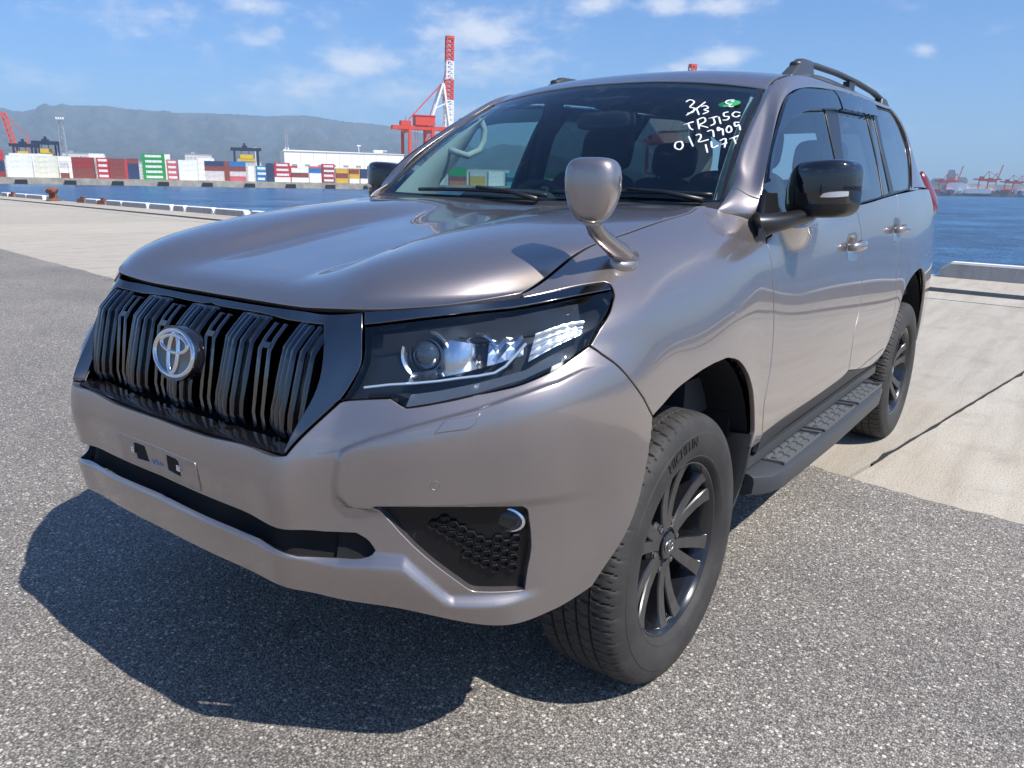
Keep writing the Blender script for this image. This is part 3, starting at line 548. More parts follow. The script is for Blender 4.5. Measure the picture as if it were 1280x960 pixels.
INK = [
 [(0.4711,0.4708),(0.4727,0.474),(0.475,0.4789),(0.478,0.4834),(0.482,0.4856),(0.4879,0.4848),(0.4954,0.4822),(0.5023,0.4781),(0.5068,0.4729),(0.5071,0.4656),(0.5046,0.4565),(0.5021,0.4477),(0.502,0.4413),(0.506,0.4384),(0.5122,0.4377),(0.5187,0.4372),(0.5233,0.4349),(0.5257,0.4297),(0.5269,0.4228),(0.5269,0.416),(0.5256,0.4109),(0.5221,0.408),(0.5167,0.4063),(0.5112,0.4053),(0.5075,0.4046)],
 [(0.5523,0.4763),(0.5489,0.468),(0.544,0.4562),(0.5383,0.4434),(0.5325,0.4317),(0.5261,0.4205),(0.5189,0.409),(0.5123,0.399),(0.5077,0.3921)],
 [(0.5302,0.4372),(0.5577,0.3983)],
 [(0.5475,0.4461),(0.5503,0.4478),(0.5543,0.4503),(0.5588,0.4525),(0.5631,0.4531),(0.5676,0.4513),(0.5725,0.448),(0.5765,0.4442),(0.5784,0.4406),(0.5765,0.4374),(0.572,0.4341),(0.5677,0.431),(0.5664,0.4283),(0.5702,0.4262),(0.5773,0.4247),(0.5841,0.4229),(0.5874,0.4204),(0.5853,0.4161),(0.58,0.4109),(0.574,0.406),(0.57,0.4026)],
 [(0.5175,0.3414),(0.5514,0.3596)],
 [(0.5327,0.3503),(0.5362,0.3452),(0.5412,0.3379),(0.5467,0.3305),(0.5514,0.3248),(0.5555,0.3215),(0.5594,0.3195),(0.5628,0.3182),(0.5652,0.3173)],
 [(0.5616,0.3721),(0.5878,0.3215)],
 [(0.5622,0.3704),(0.5659,0.3735),(0.5713,0.3782),(0.5771,0.3824),(0.5822,0.3837),(0.5867,0.381),(0.5912,0.3758),(0.5946,0.3695),(0.5958,0.3636),(0.5931,0.358),(0.5876,0.3521),(0.5823,0.3467),(0.5801,0.3425),(0.5825,0.34),(0.5876,0.3387),(0.5937,0.3379),(0.5992,0.3368),(0.6044,0.3352),(0.6098,0.3336),(0.6147,0.3322),(0.618,0.3311)],
 [(0.6023,0.3796),(0.6331,0.3942)],
 [(0.6186,0.386),(0.6223,0.3801),(0.6277,0.3716),(0.6327,0.3627),(0.6351,0.3556),(0.6337,0.3506),(0.63,0.3466),(0.6258,0.3436),(0.623,0.3414)],
 [(0.6391,0.3911),(0.6586,0.3537)],
 [(0.6669,0.4231),(0.6635,0.4219),(0.6585,0.4201),(0.6537,0.4178),(0.6512,0.4149),(0.6514,0.4105),(0.6534,0.4051),(0.6564,0.3999),(0.6597,0.3963),(0.6638,0.3953),(0.6689,0.3959),(0.6738,0.3965),(0.677,0.3955),(0.6785,0.3918),(0.6788,0.3865),(0.6781,0.3812),(0.6763,0.3774),(0.6728,0.3756),(0.6677,0.3749),(0.6627,0.3748),(0.6592,0.3747)],
 [(0.7131,0.4224),(0.709,0.4235),(0.7032,0.4252),(0.6971,0.4263),(0.6924,0.4256),(0.6894,0.4224),(0.6871,0.4175),(0.6861,0.4121),(0.6866,0.4075),(0.6894,0.4036),(0.6941,0.3998),(0.6993,0.3969),(0.7037,0.3957),(0.7074,0.3972),(0.7109,0.4008),(0.7138,0.4047),(0.7159,0.4074)],
 [(0.5427,0.2595),(0.539,0.2587),(0.5336,0.2577),(0.5283,0.2559),(0.5251,0.2531),(0.5243,0.2485),(0.5251,0.2424),(0.5271,0.2364),(0.5299,0.2315),(0.5345,0.2276),(0.5405,0.2243),(0.5465,0.2222),(0.551,0.222),(0.5538,0.2244),(0.5557,0.2288),(0.5565,0.2342),(0.5562,0.2393),(0.5539,0.2446),(0.5498,0.2505),(0.5456,0.2558),(0.5427,0.2595)],
 [(0.5608,0.2842),(0.5939,0.2375)],
 [(0.5848,0.29),(0.5876,0.2916),(0.5915,0.294),(0.5957,0.296),(0.5992,0.2962),(0.602,0.294),(0.6044,0.2904),(0.6064,0.2858),(0.6077,0.281),(0.6075,0.275),(0.6061,0.2679),(0.6054,0.2618),(0.6074,0.2585),(0.614,0.2596),(0.6237,0.2637),(0.6333,0.2686),(0.6399,0.2718)],
 [(0.6204,0.3104),(0.6238,0.3127),(0.6288,0.3162),(0.6343,0.3187),(0.6392,0.3178),(0.6437,0.3114),(0.6481,0.3013),(0.6519,0.2911),(0.6545,0.2842)],
 [(0.674,0.3224),(0.6698,0.3252),(0.6637,0.3295),(0.6578,0.3333),(0.6542,0.3345),(0.6539,0.3313),(0.6556,0.3254),(0.6582,0.3195),(0.6608,0.3164),(0.6633,0.3181),(0.6661,0.3229),(0.6692,0.3272),(0.6724,0.3276),(0.676,0.3216),(0.68,0.3116),(0.6834,0.3014),(0.6858,0.2946)],
 [(0.6906,0.3456),(0.6898,0.3418),(0.6886,0.3363),(0.6877,0.3304),(0.6881,0.3252),(0.6901,0.3204),(0.6933,0.3155),(0.6969,0.3115),(0.6999,0.3095),(0.7028,0.3101),(0.7057,0.3125),(0.708,0.3161),(0.709,0.32),(0.7082,0.3245),(0.7061,0.33),(0.7034,0.3353),(0.7008,0.3395),(0.6981,0.3421),(0.6951,0.3438),(0.6924,0.3448),(0.6906,0.3456)],
 [(0.7255,0.3658),(0.7217,0.366),(0.7161,0.3664),(0.7108,0.3661),(0.7079,0.3643),(0.7084,0.3595),(0.7111,0.3527),(0.7146,0.3464),(0.7176,0.3428),(0.72,0.3441),(0.7223,0.3485),(0.7247,0.3527),(0.7274,0.3532),(0.7307,0.348),(0.7345,0.3392),(0.7378,0.3302),(0.7401,0.3241)],
 [(0.6362,0.2476),(0.6543,0.2106)],
 [(0.6522,0.262),(0.6544,0.2559),(0.6577,0.2471),(0.6613,0.2388),(0.6651,0.2339),(0.6694,0.2342),(0.6743,0.2378),(0.6788,0.2422),(0.6819,0.2452)],
 [(0.6804,0.2662),(0.6841,0.2695),(0.6895,0.2746),(0.6952,0.2783),(0.6997,0.2777),(0.7025,0.2697),(0.7045,0.257),(0.7058,0.2441),(0.7067,0.2355)],
 [(0.6909,0.2479),(0.71,0.2597)],
 [(0.7125,0.2771),(0.7409,0.2958)],
 [(0.7256,0.2853),(0.7424,0.2539)],
 [(0.6659,0.5011),(0.6611,0.5005),(0.654,0.4997),(0.6467,0.4984),(0.6414,0.4962),(0.6382,0.4929),(0.6361,0.4885),(0.6354,0.4841),(0.6365,0.4802),(0.6403,0.4767),(0.6463,0.4733),(0.6527,0.4708),(0.6581,0.4701),(0.6628,0.472),(0.6673,0.476),(0.6705,0.4806),(0.6715,0.4844),(0.6687,0.487),(0.6632,0.4893),(0.6572,0.4912),(0.6532,0.4925)],
 [(0.6581,0.4701),(0.6582,0.4672),(0.6583,0.463),(0.6587,0.4589),(0.6601,0.4563),(0.6634,0.4558),(0.6681,0.4564),(0.6723,0.4578),(0.6744,0.4595),(0.6731,0.462),(0.6696,0.4653),(0.6657,0.4685),(0.6631,0.4707)],
]
INK_SPOT = (0.6529, 0.4779)
# ------------------------------------------------------------------ trimmed panels on a surface
def in_poly(P, poly):
    x, y = P[:, 0], P[:, 1]; inside = np.zeros(len(P), bool)
    a = np.asarray(poly); b = np.roll(a, -1, axis=0)
    for (x1, y1), (x2, y2) in zip(a, b):
        if y1 == y2: continue
        c = ((y1 > y) != (y2 > y)) & (x < (x2-x1)*(y-y1)/(y2-y1)+x1)
        inside ^= c
    return inside
def dist_poly(P, poly):
    a = np.asarray(poly); b = np.roll(a, -1, axis=0); d = np.full(len(P), 9e9)
    for p, q in zip(a, b):
        e = q-p; L = (e*e).sum()+1e-12
        t = np.clip(((P-p)@e)/L, 0, 1)
        d = np.minimum(d, np.hypot(*(P-p-t[:, None]*e).T))
    return d
def resample(poly, step):
    out = []; a = np.asarray(poly, float)
    for p, q in zip(a, np.roll(a, -1, axis=0)):
        n = max(1, int(np.ceil(np.hypot(*(q-p))/step)))
        for k in range(n): out.append(p+(q-p)*k/n)
    return np.array(out)
def rect(S): return [(S.sp[0], S.tp[0]), (S.sp[-1], S.tp[0]), (S.sp[-1], S.tp[-1]), (S.sp[0], S.tp[-1])]
def panel_mesh(S, outer, holes=(), step=.016, bstep=.010, gap=.0016, depth=.014, off=0.0, center=False, flange=True, feat=None):
    loops = [resample(outer, bstep)]+[resample(h, bstep) for h in holes]
    vin, edges = [], []
    for lp in loops:
        k = len(vin); vin += [tuple(q) for q in lp]
        edges += [(k+i, k+(i+1) % len(lp)) for i in range(len(lp))]
    nb = len(vin)
    lo, hi = loops[0].min(0), loops[0].max(0)
    gx, gy = np.arange(lo[0]+step*.5, hi[0], step), np.arange(lo[1]+step*.45, hi[1], step*.9)
    Gp = np.stack([a.ravel() for a in np.meshgrid(gx, gy)], 1)
    Gp[:, 0] += (np.round((Gp[:, 1]-lo[1])/(step*.9)).astype(int) % 2)*step*.5
    m = in_poly(Gp, loops[0])
    for lp in loops: m &= dist_poly(Gp, lp) > step*.55
    for lp in loops[1:]: m &= ~in_poly(Gp, lp)
    Gp = Gp[m]
    if feat is not None:
        Q = np.array(feat); m = in_poly(Q, loops[0])
        for lp in loops: m &= dist_poly(Q, lp) > .004
        for lp in loops[1:]: m &= ~in_poly(Q, lp)
        Q = Q[m]
        keep = []; seen = set()
        for q in Q:
            c = (round(q[0]/.0022), round(q[1]/.0022))
            if c not in seen: seen.add(c); keep.append(q)
        Q = np.array(keep)
        g = np.array([np.min(np.hypot(*(Q-p_).T)) for p_ in Gp]); Gp = np.concatenate([Gp[g > .006], Q])
    vin += [tuple(q) for q in Gp]
    vo, eo, fo, _, _, _ = delaunay_2d_cdt([Vector((float(a), float(b))) for a, b in vin], edges, [], 0, 1e-6)
    V = np.array([(v.x, v.y) for v in vo]); F = np.array([f[:3] for f in fo])
    cen = V[F].mean(1)
    k = in_poly(cen, loops[0])
    for lp in loops[1:]: k &= ~in_poly(cen, lp)
    F = F[k]
    a = V[F[:, 1]]-V[F[:, 0]]; b = V[F[:, 2]]-V[F[:, 0]]
    area = a[:, 0]*b[:, 1]-a[:, 1]*b[:, 0]
    F = F[np.abs(area) > 1e-9]; area = area[np.abs(area) > 1e-9]
    F[area < 0] = F[area < 0][:, ::-1]
    used = np.unique(F); remap = -np.ones(len(V), int); remap[used] = np.arange(len(used)); V = V[used]; F = remap[F]
    P = S.P(V[:, 0], V[:, 1]); N = S.N(V[:, 0], V[:, 1])
    fn = np.cross(P[F[:, 1]]-P[F[:, 0]], P[F[:, 2]]-P[F[:, 0]])
    if (fn*N[F[:, 0]]).sum() < 0: F = F[:, ::-1]
    if center:
        c0 = V[:, 0] < 1e-6; N[c0, 1] = 0; N[c0] /= np.linalg.norm(N[c0], axis=1)[:, None]+1e-9
    P = P+N*off
    # boundary edges
    E = {}
    for f in F:
        for i in range(3):
            e = (f[i], f[(i+1) % 3])
            if (e[1], e[0]) in E: del E[(e[1], e[0])]
            else: E[e] = 1
    cen_tol = 1e-4
    be = [e for e in E if not (center and abs(P[e[0], 1]) < cen_tol and abs(P[e[1], 1]) < cen_tol)]
    nv = len(P); outd = np.zeros((nv, 3))
    for a_, b_ in be:
        d = P[b_]-P[a_]; L = np.linalg.norm(d)+1e-9
        o = np.cross(d/L, (N[a_]+N[b_])/2); outd[a_] += o; outd[b_] += o
    ln = np.linalg.norm(outd, axis=1); bi = np.where(ln > 1e-6)[0]
    outd[bi] /= ln[bi][:, None]
    if center:
        cb = bi[np.abs(P[bi, 1]) < cen_tol]; outd[cb, 1] = 0
        outd[cb] /= np.linalg.norm(outd[cb], axis=1)[:, None]+1e-9
    Fl = [tuple(f) for f in F]
    if flange and len(be):
        P[bi] -= outd[bi]*(gap+.0022)
        rings = [(.0014, .0006, .75, .66), (.0022, .0022, .1, 1.0), (.0022, depth, 0, 1.0)]
        pos = {v: i for i, v in enumerate(bi)}
        prev = {v: v for v in bi}
        for (o_, d_, wn, wo) in rings:
            k0 = len(P)
            base = P[bi]
            P = np.concatenate([P, base+outd[bi]*o_-N[bi]*d_])
            nn = N[bi]*wn+outd[bi]*wo; nn /= np.linalg.norm(nn, axis=1)[:, None]
            N = np.concatenate([N, nn])
            cur = {v: k0+pos[v] for v in bi}
            for a_, b_ in be: Fl.append((prev[a_], cur[a_], cur[b_], prev[b_]))
            prev = cur
    return P, N, Fl
def mirror_merge(P, N, F):
    Pm = P*np.array([1, -1, 1]); Nm = N*np.array([1, -1, 1])
    k = len(P); idx = np.arange(k)+k
    c = np.abs(P[:, 1]) < 1e-4; idx[c] = np.where(c)[0]
    P = P.copy(); N = N.copy(); P[c, 1] = 0; N[c, 1] = 0; N[c] /= np.linalg.norm(N[c], axis=1)[:, None]+1e-9
    F2 = [tuple(idx[i] for i in f[::-1]) for f in F]
    return np.concatenate([P, Pm]), np.concatenate([N, Nm]), list(F)+F2
def panel(name, S, outer, mat, parent, holes=(), side=None, full=False, origin=None, **kw):
    P, N, F = panel_mesh(S, outer, holes, center=full, **kw)
    if full: P, N, F = mirror_merge(P, N, F)
    if side == 'R':
        P = P*np.array([1, -1, 1]); N = N*np.array([1, -1, 1]); F = [f[::-1] for f in F]
    return mesh_obj(name, P, F, mat, parent, normals=N)
# ------------------------------------------------------------------ the car: painted body
CAR = empty('suv')
tag(CAR, 'bronze metallic five-door SUV with black wheels and mirrors parked on the asphalt', 'car')
hood = panel('hood', HOOD, rect(HOOD), 'paint', CAR, full=True, step=.018)
bumper = panel('front_bumper', BODY, OUT['front_bumper'], 'paint', CAR, holes=[OUT['fog_hole']], full=True, step=.012, depth=.03, feat=relief_lines())
roof = panel('roof', ROOF, rect(ROOF), 'paint', CAR, full=True, step=.025)
windscreen = panel('windscreen', WSCR, rect(WSCR), 'windscreen_glass', CAR, full=True, step=.03, flange=False)
FEND, FDOOR, RDOOR = {}, {}, {}
for sd in 'LR':
    FEND[sd] = panel('fender', BODY, OUT['fender'], 'paint', CAR, side=sd, gap=.0024)
    FDOOR[sd] = panel('front_door', BODY, OUT['front_door'], 'paint', CAR, side=sd, step=.02, gap=.0024)
    RDOOR[sd] = panel('rear_door', BODY, OUT['rear_door'], 'paint', CAR, side=sd, step=.02, gap=.0024)
    panel('quarter_panel', BODY, OUT['quarter_panel'], 'paint', CAR, side=sd, step=.025)
    sq = FRAME.sp[2]+.004
    panel('side_frame', FRAME, [(sq, 0), (FRAME.sp[-1], 0), (FRAME.sp[-1], .15), (sq, .15)], 'paint', CAR, side=sd, step=.012, gap=.001, depth=.008)
    panel('pillar_foot', FRAME, [(0, 0), (sq, 0), (sq, .15), (0, .15)], 'paint', CAR, side=sd, step=.012, gap=.001, depth=.02)
    panel('rocker_panel', BODY, OUT['rocker'], 'black_plastic', CAR, side=sd, step=.03)
    fr = panel('window_frame', SIDE, OUT['glass_base'], 'black_satin', CAR, holes=[OUT['pane_front'], OUT['pane_rear'], OUT['pane_vent'], OUT['pane_quarter']], side=sd, step=.03, depth=.02, off=-.004)
    for nm, key, mt in (('front_window', 'pane_front', 'side_glass'), ('rear_window', 'pane_rear', 'privacy_glass'), ('rear_vent_window', 'pane_vent', 'privacy_glass'), ('quarter_window', 'pane_quarter', 'privacy_glass')):
        panel(nm, SIDE, OUT[key], mt, fr, side=sd, step=.04, flange=False, off=-.008)
    for key in ('visor_front', 'visor_rear'):
        panel('door_visor', SIDE, OUT[key], 'visor_plastic', CAR, side=sd, step=.03, off=.016, depth=.016)
    panel('grille_frame', BODY, OUT['grille_frame'], 'smoked_chrome', CAR, side=sd, depth=.03) if sd == 'R' else None
    panel('headlight', BODY, OUT['headlight'], 'lens_smoked', CAR, side=sd, step=.014, depth=.012)
    panel('light_trim', BODY, OUT['light_trim'], 'smoked_chrome', CAR, side=sd, step=.01, off=.003)
panel('grille_frame', BODY, OUT['grille_frame'], 'smoked_chrome', CAR, depth=.03)
s18 = BODY.sp[-3]
panel('tailgate', BODY, [(s18+.002, .0), (BODY.sp[-1], 0), (BODY.sp[-1], .66), (s18+.002, .66)], 'paint', CAR, full=True, step=.04)
# ------------------------------------------------------------------ the car: everything fitted to the body
MIR = Matrix.Scale(-1, 4, (0, 1, 0))
def mirrored(o, parent=None):
    """mirror image of a finished part for the other side (own mesh, normals kept outward)"""
    me = o.data.copy(); me.transform(MIR @ o.matrix_local if False else MIR); me.flip_normals()
    c = bpy.data.objects.new(o.name, me); COL.objects.link(c); c.parent = parent if parent is not None else o.parent
    return c
def both(o, kids=()):
    c = mirrored(o)
    for k in kids: mirrored(k, c)
    return c
def superell(c, size, e1=.35, e2=.35, n=28, m=18, M=None, taper=None):
    vs, fs = [], []
    sg = lambda v, e: math.copysign(abs(v)**e, v)
    for i in range(m+1):
        p = -math.pi/2+math.pi*i/m
        for k in range(n):
            a = 2*math.pi*k/n
            v = Vector((sg(math.cos(p), e1)*sg(math.cos(a), e2), sg(math.cos(p), e1)*sg(math.sin(a), e2), sg(math.sin(p), e1)))
            if taper: v = Vector(taper(v))
            v = Vector((v.x*size[0]/2, v.y*size[1]/2, v.z*size[2]/2))
            if M is not None: v = M @ v
            vs.append(v+Vector(c))
    for i in range(m):
        for k in range(n): fs.append((i*n+k, i*n+(k+1) % n, (i+1)*n+(k+1) % n, (i+1)*n+k))
    return vs, fs
BP = lambda s, t, off=0.0: (BODY.P(s, t)[0]+BODY.N(s, t)[0]*off)
BN = lambda s, t: BODY.N(s, t)[0]
def frame_at(s, t, off=0.0):
    """origin and axes (along the body, up, outward) at a point of the body surface"""
    n = BN(s, t); a = BODY.P(s+.002, t)[0]-BODY.P(s-.002, t)[0]; a -= n*(a@n); a /= np.linalg.norm(a)
    return BP(s, t, off), a, np.cross(n, a), n

# inner shell: closes the panel gaps, leaves arches, grille, lamps and intakes open
def shell():
    S = np.linspace(0, BODY.sp[-1], 240); T = np.linspace(.01, .655, 34)
    A, B = np.meshgrid(S, T, indexing='ij')
    P = (BODY.P(A.ravel(), B.ravel())-BODY.N(A.ravel(), B.ravel())*.022)
    Q = np.stack([A.ravel(), B.ravel()], 1)
    fs = []
    nT = len(T)
    cS, cT = (A[:-1, :-1]+A[1:, 1:])/2, (B[:-1, :-1]+B[1:, 1:])/2
    cq = np.stack([cS.ravel(), cT.ravel()], 1)
    hl = in_poly(cq, OUT['headlight']) | in_poly(cq, OUT['fog_hole'])
    cp = BODY.P(cq[:, 0], cq[:, 1])
    for k in range(len(cq)):
        i, j = divmod(k, nT-1)
        x, y, z = cp[k]
        if hl[k]: continue
        if y > .6 and (math.hypot(x+.03, z-.46) < .47 or (abs(x+.03) < .46 and z < .47)): continue
        if y > .6 and (math.hypot(x+2.8, z-.47) < .49 or (abs(x+2.8) < .48 and z < .5)): continue
        if cq[k, 0] < .56 and (.31 < cq[k, 1] < .64 or .09 < cq[k, 1] < .17): continue
        fs.append((i*nT+j, (i+1)*nT+j, (i+1)*nT+j+1, i*nT+j+1))
    P2 = P*np.array([1, -1, 1]); n = len(P)
    return np.concatenate([P, P2]), fs+[tuple(q+n for q in f[::-1]) for f in fs]
v, f = shell(); mesh_obj('inner_body', v, f, 'dark_void', CAR)
P, N, F = panel_mesh(HOOD, [(.02, 0), (HOOD.sp[-1]-.01, 0), (HOOD.sp[-1]-.01, .755), (.02, .755)], step=.05, center=True, flange=False, off=-.02)
P, N, F = mirror_merge(P, N, F); mesh_obj('bonnet_liner', P, F, 'dark_void', CAR)
m = MB(); m.box((-1.45, 0, .47), (4.1, 1.15, .16)); m.box((-1.4, 0, .60), (1.95, 1.70, .12)); m.box((-3.3, 0, .58), (1.0, 1.6, .14)); m.box((.45, 0, .60), (.75, 1.0, .10))
m.build('underbody', 'dark_void', CAR)
for xc in (0.0, -2.79):
    for sg in (1, -1):
        m = MB(); pts = []
        prof = [(.47, .40), (.455, .62), (.45, .905 if xc == 0 else .895)]
        vs, fs = [], []; n = 28
        for (r, y) in prof:
            for k in range(n+1):
                a = R(6+180*k/n); vs.append((xc-.02+r*math.cos(a), sg*y, .47+r*math.sin(a)))
        for i in range(len(prof)-1):
            for k in range(n): fs.append((i*(n+1)+k, i*(n+1)+k+1, (i+1)*(n+1)+k+1, (i+1)*(n+1)+k))
        vs += [(xc, sg*.40, .47)]; c = len(vs)-1
        for k in range(n): fs.append((k, k+1, c))
        m.add(vs, fs); m.build('wheel_liner', 'dark_void', CAR, recalc=False)

# ---- grille
GR = empty('grille', parent=CAR)
P, N, F = panel_mesh(BODY, [(0, .30), (.50, .30), (.50, .648), (0, .648)], step=.03, center=True, flange=False, off=-.11)
P, N, F = mirror_merge(P, N, F); mesh_obj('grille_back', P, F, 'dark_void', GR)
GPROF = [(.795, 1.043), (.822, 1.046), (.848, 1.024), (.872, 1.000), (.880, .975), (.893, .93), (.907, .87), (.911, .835), (.903, .815), (.86, .812), (.84, .87), (.82, .97)]
def fin(m, y, w, prof, lean=0.0, dx=0.0):
    b = min(w*.30, .006)
    loop = [(x+dx, z) for x, z in prof]; n = len(loop); vs = []
    cx = sum(p[0] for p in loop)/n; cz = sum(p[1] for p in loop)/n
    for sx, k in ((-w/2, 1), (-w/2+b, 0), (w/2-b, 0), (w/2, 1)):
        for x, z in loop:
            yy = y+sx+lean*(1.0-z)
            d = b*.8 if k else 0
            L = math.hypot(x-cx, z-cz)+1e-6
            vs.append((x-(x-cx)/L*d, yy, z-(z-cz)/L*d))
    fs = []
    for i in range(3):
        for k in range(n): fs.append((i*n+k, i*n+(k+1) % n, (i+1)*n+(k+1) % n, (i+1)*n+k))
    fs += [tuple(range(n)), tuple(range(4*n-1, 3*n-1, -1))]
    m.add(vs, fs)
for yc in (-.400, -.203, 0.0, .203, .400):
    m = MB()
    ln = -.05*yc/.4*.9
    for k in range(5):
        off = (k-2)*.0222
        fin(m, yc+off, .0196, GPROF, ln, -.012*(abs(k-2) == 2)-.004*(abs(k-2) == 1)-.06*yc*yc)
    m2 = MB(); pr = [(x-.0085, z) for x, z in GPROF]
    fin(m2, yc, .106, pr, ln, -.06*yc*yc-.006); m2.build('grille_core', 'black_gloss', GR, smooth=True, angle=40)
    m.cur = 0
    m.build('grille_bar', 'grille_gloss', GR, smooth=True, angle=40)
FPROF = [(.790, 1.030), (.822, 1.040), (.850, 1.014), (.868, .990), (.880, .93), (.892, .85), (.888, .815), (.845, .815), (.82, .95)]
for yc in (-.317, -.286, -.117, -.086, .086, .117, .286, .317):
    m = MB(); fin(m, yc, .014, FPROF, -.05*yc/.4, -.05*yc*yc); m.build('grille_fin', 'smoked_chrome', GR, smooth=True, angle=40)
for yc in (-.302, -.101, .101, .302):
    m = MB(); m.box((.856-.05*yc*yc, yc, .992), (.020, .030, .014), Matrix.Rotation(R(-38), 3, 'Y'))
    m.build('grille_bridge', 'dark_chrome', GR)
# lower sill of the grille with its scalloped edge
m = MB(); vs = []; nn = 60
for i in range(nn+1):
    y = -.44+.88*i/nn
    w = .012*max(0, math.cos(2*math.pi*y/.2015))
    x = .953-.10*y*y
    vs += [(x-.004, y, .800), (x-.045-w, y, .812-.1*w), (x-.075, y, .795), (x-.02, y, .78)]
fs = []
for i in range(nn):
    for k in range(4): fs.append((i*4+k, i*4+(k+1) % 4, (i+1)*4+(k+1) % 4, (i+1)*4+k))
m.add(vs, fs); m.build('grille_sill', 'black_gloss', GR, smooth=True, angle=50)
# emblem
def ellipse_ring(m, M, a, b, w, d, n=40, c=(0, 0), h0=0.0):
    vs = []
    for k in range(n):
        t = 2*math.pi*k/n; ct, st = math.cos(t), math.sin(t)
        for (dr, hz) in ((-w, 0), (-w*.5, d), (w*.5, d), (w, 0)):
            vs.append(M @ Vector((c[0]+(a+dr)*ct, c[1]+(b+dr)*st, h0+hz)))
    fs = []
    for k in range(n):
        j = (k+1) % n
        for i in range(3): fs.append((k*4+i, j*4+i, j*4+i+1, k*4+i+1))
    m.add(vs, fs)
def emblem_rings(m, M, s):
    ellipse_ring(m, M, .095*s, .063*s, .0062*s, .006*s)
    ellipse_ring(m, M, .064*s, .0235*s, .0052*s, .006*s, c=(0, .025*s))
    ellipse_ring(m, M, .0225*s, .056*s, .0052*s, .0065*s, c=(0, .0005*s))
ME = basis((.890, 0, .941), (0, 1, 0), (-.20, 0, .98), (.98, 0, .20))
m = MB()
m.lathe([(1.0, -.018), (1.0, .0), (.965, .010), (.90, .008), (.0, .010)], 48, ME @ Matrix.Diagonal((.092, .067, 1, 1)))
em = m.build('emblem', 'black_gloss', GR, smooth=True, angle=35)
m = MB(); emblem_rings(m, ME @ Matrix.Translation((0, 0, .009)), .86); m.build('emblem_rings', 'chrome', em, smooth=True)

# ---- number plate bracket, bumper slot, sensors, washer cover
pb = panel('plate_bracket', BODY, [(0, .165), (.168, .165), (.172, .172), (.172, .272), (.165, .28), (0, .28)], 'paint_grey', CAR, holes=[[(.042, .205), (.095, .200), (.097, .255), (.090, .26), (.048, .26)]], full=True, step=.02, off=.003, depth=.006)
P, N, F = panel_mesh(BODY, [(.03, .19), (.11, .19), (.11, .27), (.03, .27)], step=.03, flange=False, off=.0008)
for sd in (1, -1):
    mesh_obj('plate_slot', P*np.array([1, sd, 1]), F if sd == 1 else [q[::-1] for q in F], 'dark_void', pb)
    m = MB(); q = BP(.100, .235, .004); m.box((q[0], sd*q[1], q[2]), (.006, .014, .014)); m.tube([(q[0], sd*q[1], q[2]), (q[0]+.005, sd*q[1], q[2])], .004, 8); m.build('plate_screw', 'chrome', pb)
m = MB(); q = [BP(.0+.006*i, .215+.008*math.sin(i*2.1)+.004*math.sin(i*5), .0042) for i in range(10)]
m.tube([(a[0], a[1]-.03, a[2]) for a in q], .0012, 5); m.build('pen_scribble', 'blue_ink', pb)
P, N, F = panel_mesh(BODY, [(0, .06), (.74, .06), (.74, .19), (0, .19)], step=.03, center=True, flange=False, off=-.035)
P, N, F = mirror_merge(P, N, F); mesh_obj('lower_intake', P, F, 'dark_void', CAR)
for sd in 'LR':
    panel('washer_cover', BODY, OUT['washer'], 'paint', bumper, side=sd, off=.0022, step=.02, gap=.0005, depth=.006)
o, a, b, n = frame_at(.784, .236)
m = MB(); m.lathe([(.0105, -.002), (.0105, .0012), (.0092, .0016), (.0085, .0006), (0, .0012)], 24, basis(o, a, b, n)); s_ = m.build('parking_sensor', 'paint', bumper, smooth=True, angle=30); both(s_)

# ---- fog lamp corner
for sd in 'LR':
    fb = panel('fog_bezel', BODY, OUT['fog_hole'], 'fog_black', CAR, side=sd, off=-.022, depth=-.02, gap=-.004, step=.03)
    sg = 1 if sd == 'L' else -1
    poly = np.array(OUT['fog_mesh']); lo, hi = poly.min(0), poly.max(0)
    m = MB(); hx, hy = .0135, .0078
    r = 0; t = lo[1]
    while t < hi[1]+hy:
        s = lo[0]+(hx*1.5 if r % 2 else 0)
        while s < hi[0]+hx:
            c = np.array([[s, t]])
            if in_poly(c, poly)[0] and dist_poly(c, poly)[0] > .004:
                vs = []
                for q, off in ((1.0, -.016), (.80, -.013), (.66, -.0205)):
                    for k in range(6):
                        an = math.pi/3*k
                        ss, tt = s+hx*q*math.cos(an), t+hy*1.18*q*math.sin(an)
                        p_ = BP(ss, tt, off); vs.append((p_[0], sg*p_[1], p_[2]))
                m.add(vs, [(k+6*i, (k+1) % 6+6*i, (k+1) % 6+6*i+6, k+6*i+6) for i in range(2) for k in range(6)])
            s += hx*3
        t += hy*1.05; r += 1
    m.build('fog_mesh', 'black_satin', fb)
    m = MB(); q = [BP(s_, t_, o_) for s_, t_, o_ in [(poly[0][0]-.004, poly[0][1], -.012), (poly[-1][0], poly[-1][1], -.012)]]
    pts = [np.array(BP(*x)) for x in [(OUT['fog_mesh'][0][0], OUT['fog_mesh'][0][1], -.014), (OUT['fog_mesh'][-1][0], OUT['fog_mesh'][-1][1], -.014)]]
    m.bar((pts[0][0], sg*pts[0][1], pts[0][2]), (pts[1][0], sg*pts[1][1], pts[1][2]), .007, .012); m.build('fog_bezel_rib', 'smoked_chrome', fb)
fl_s, fl_t = OUT['fog_mesh'][3][0]-.044, OUT['fog_mesh'][3][1]+.026
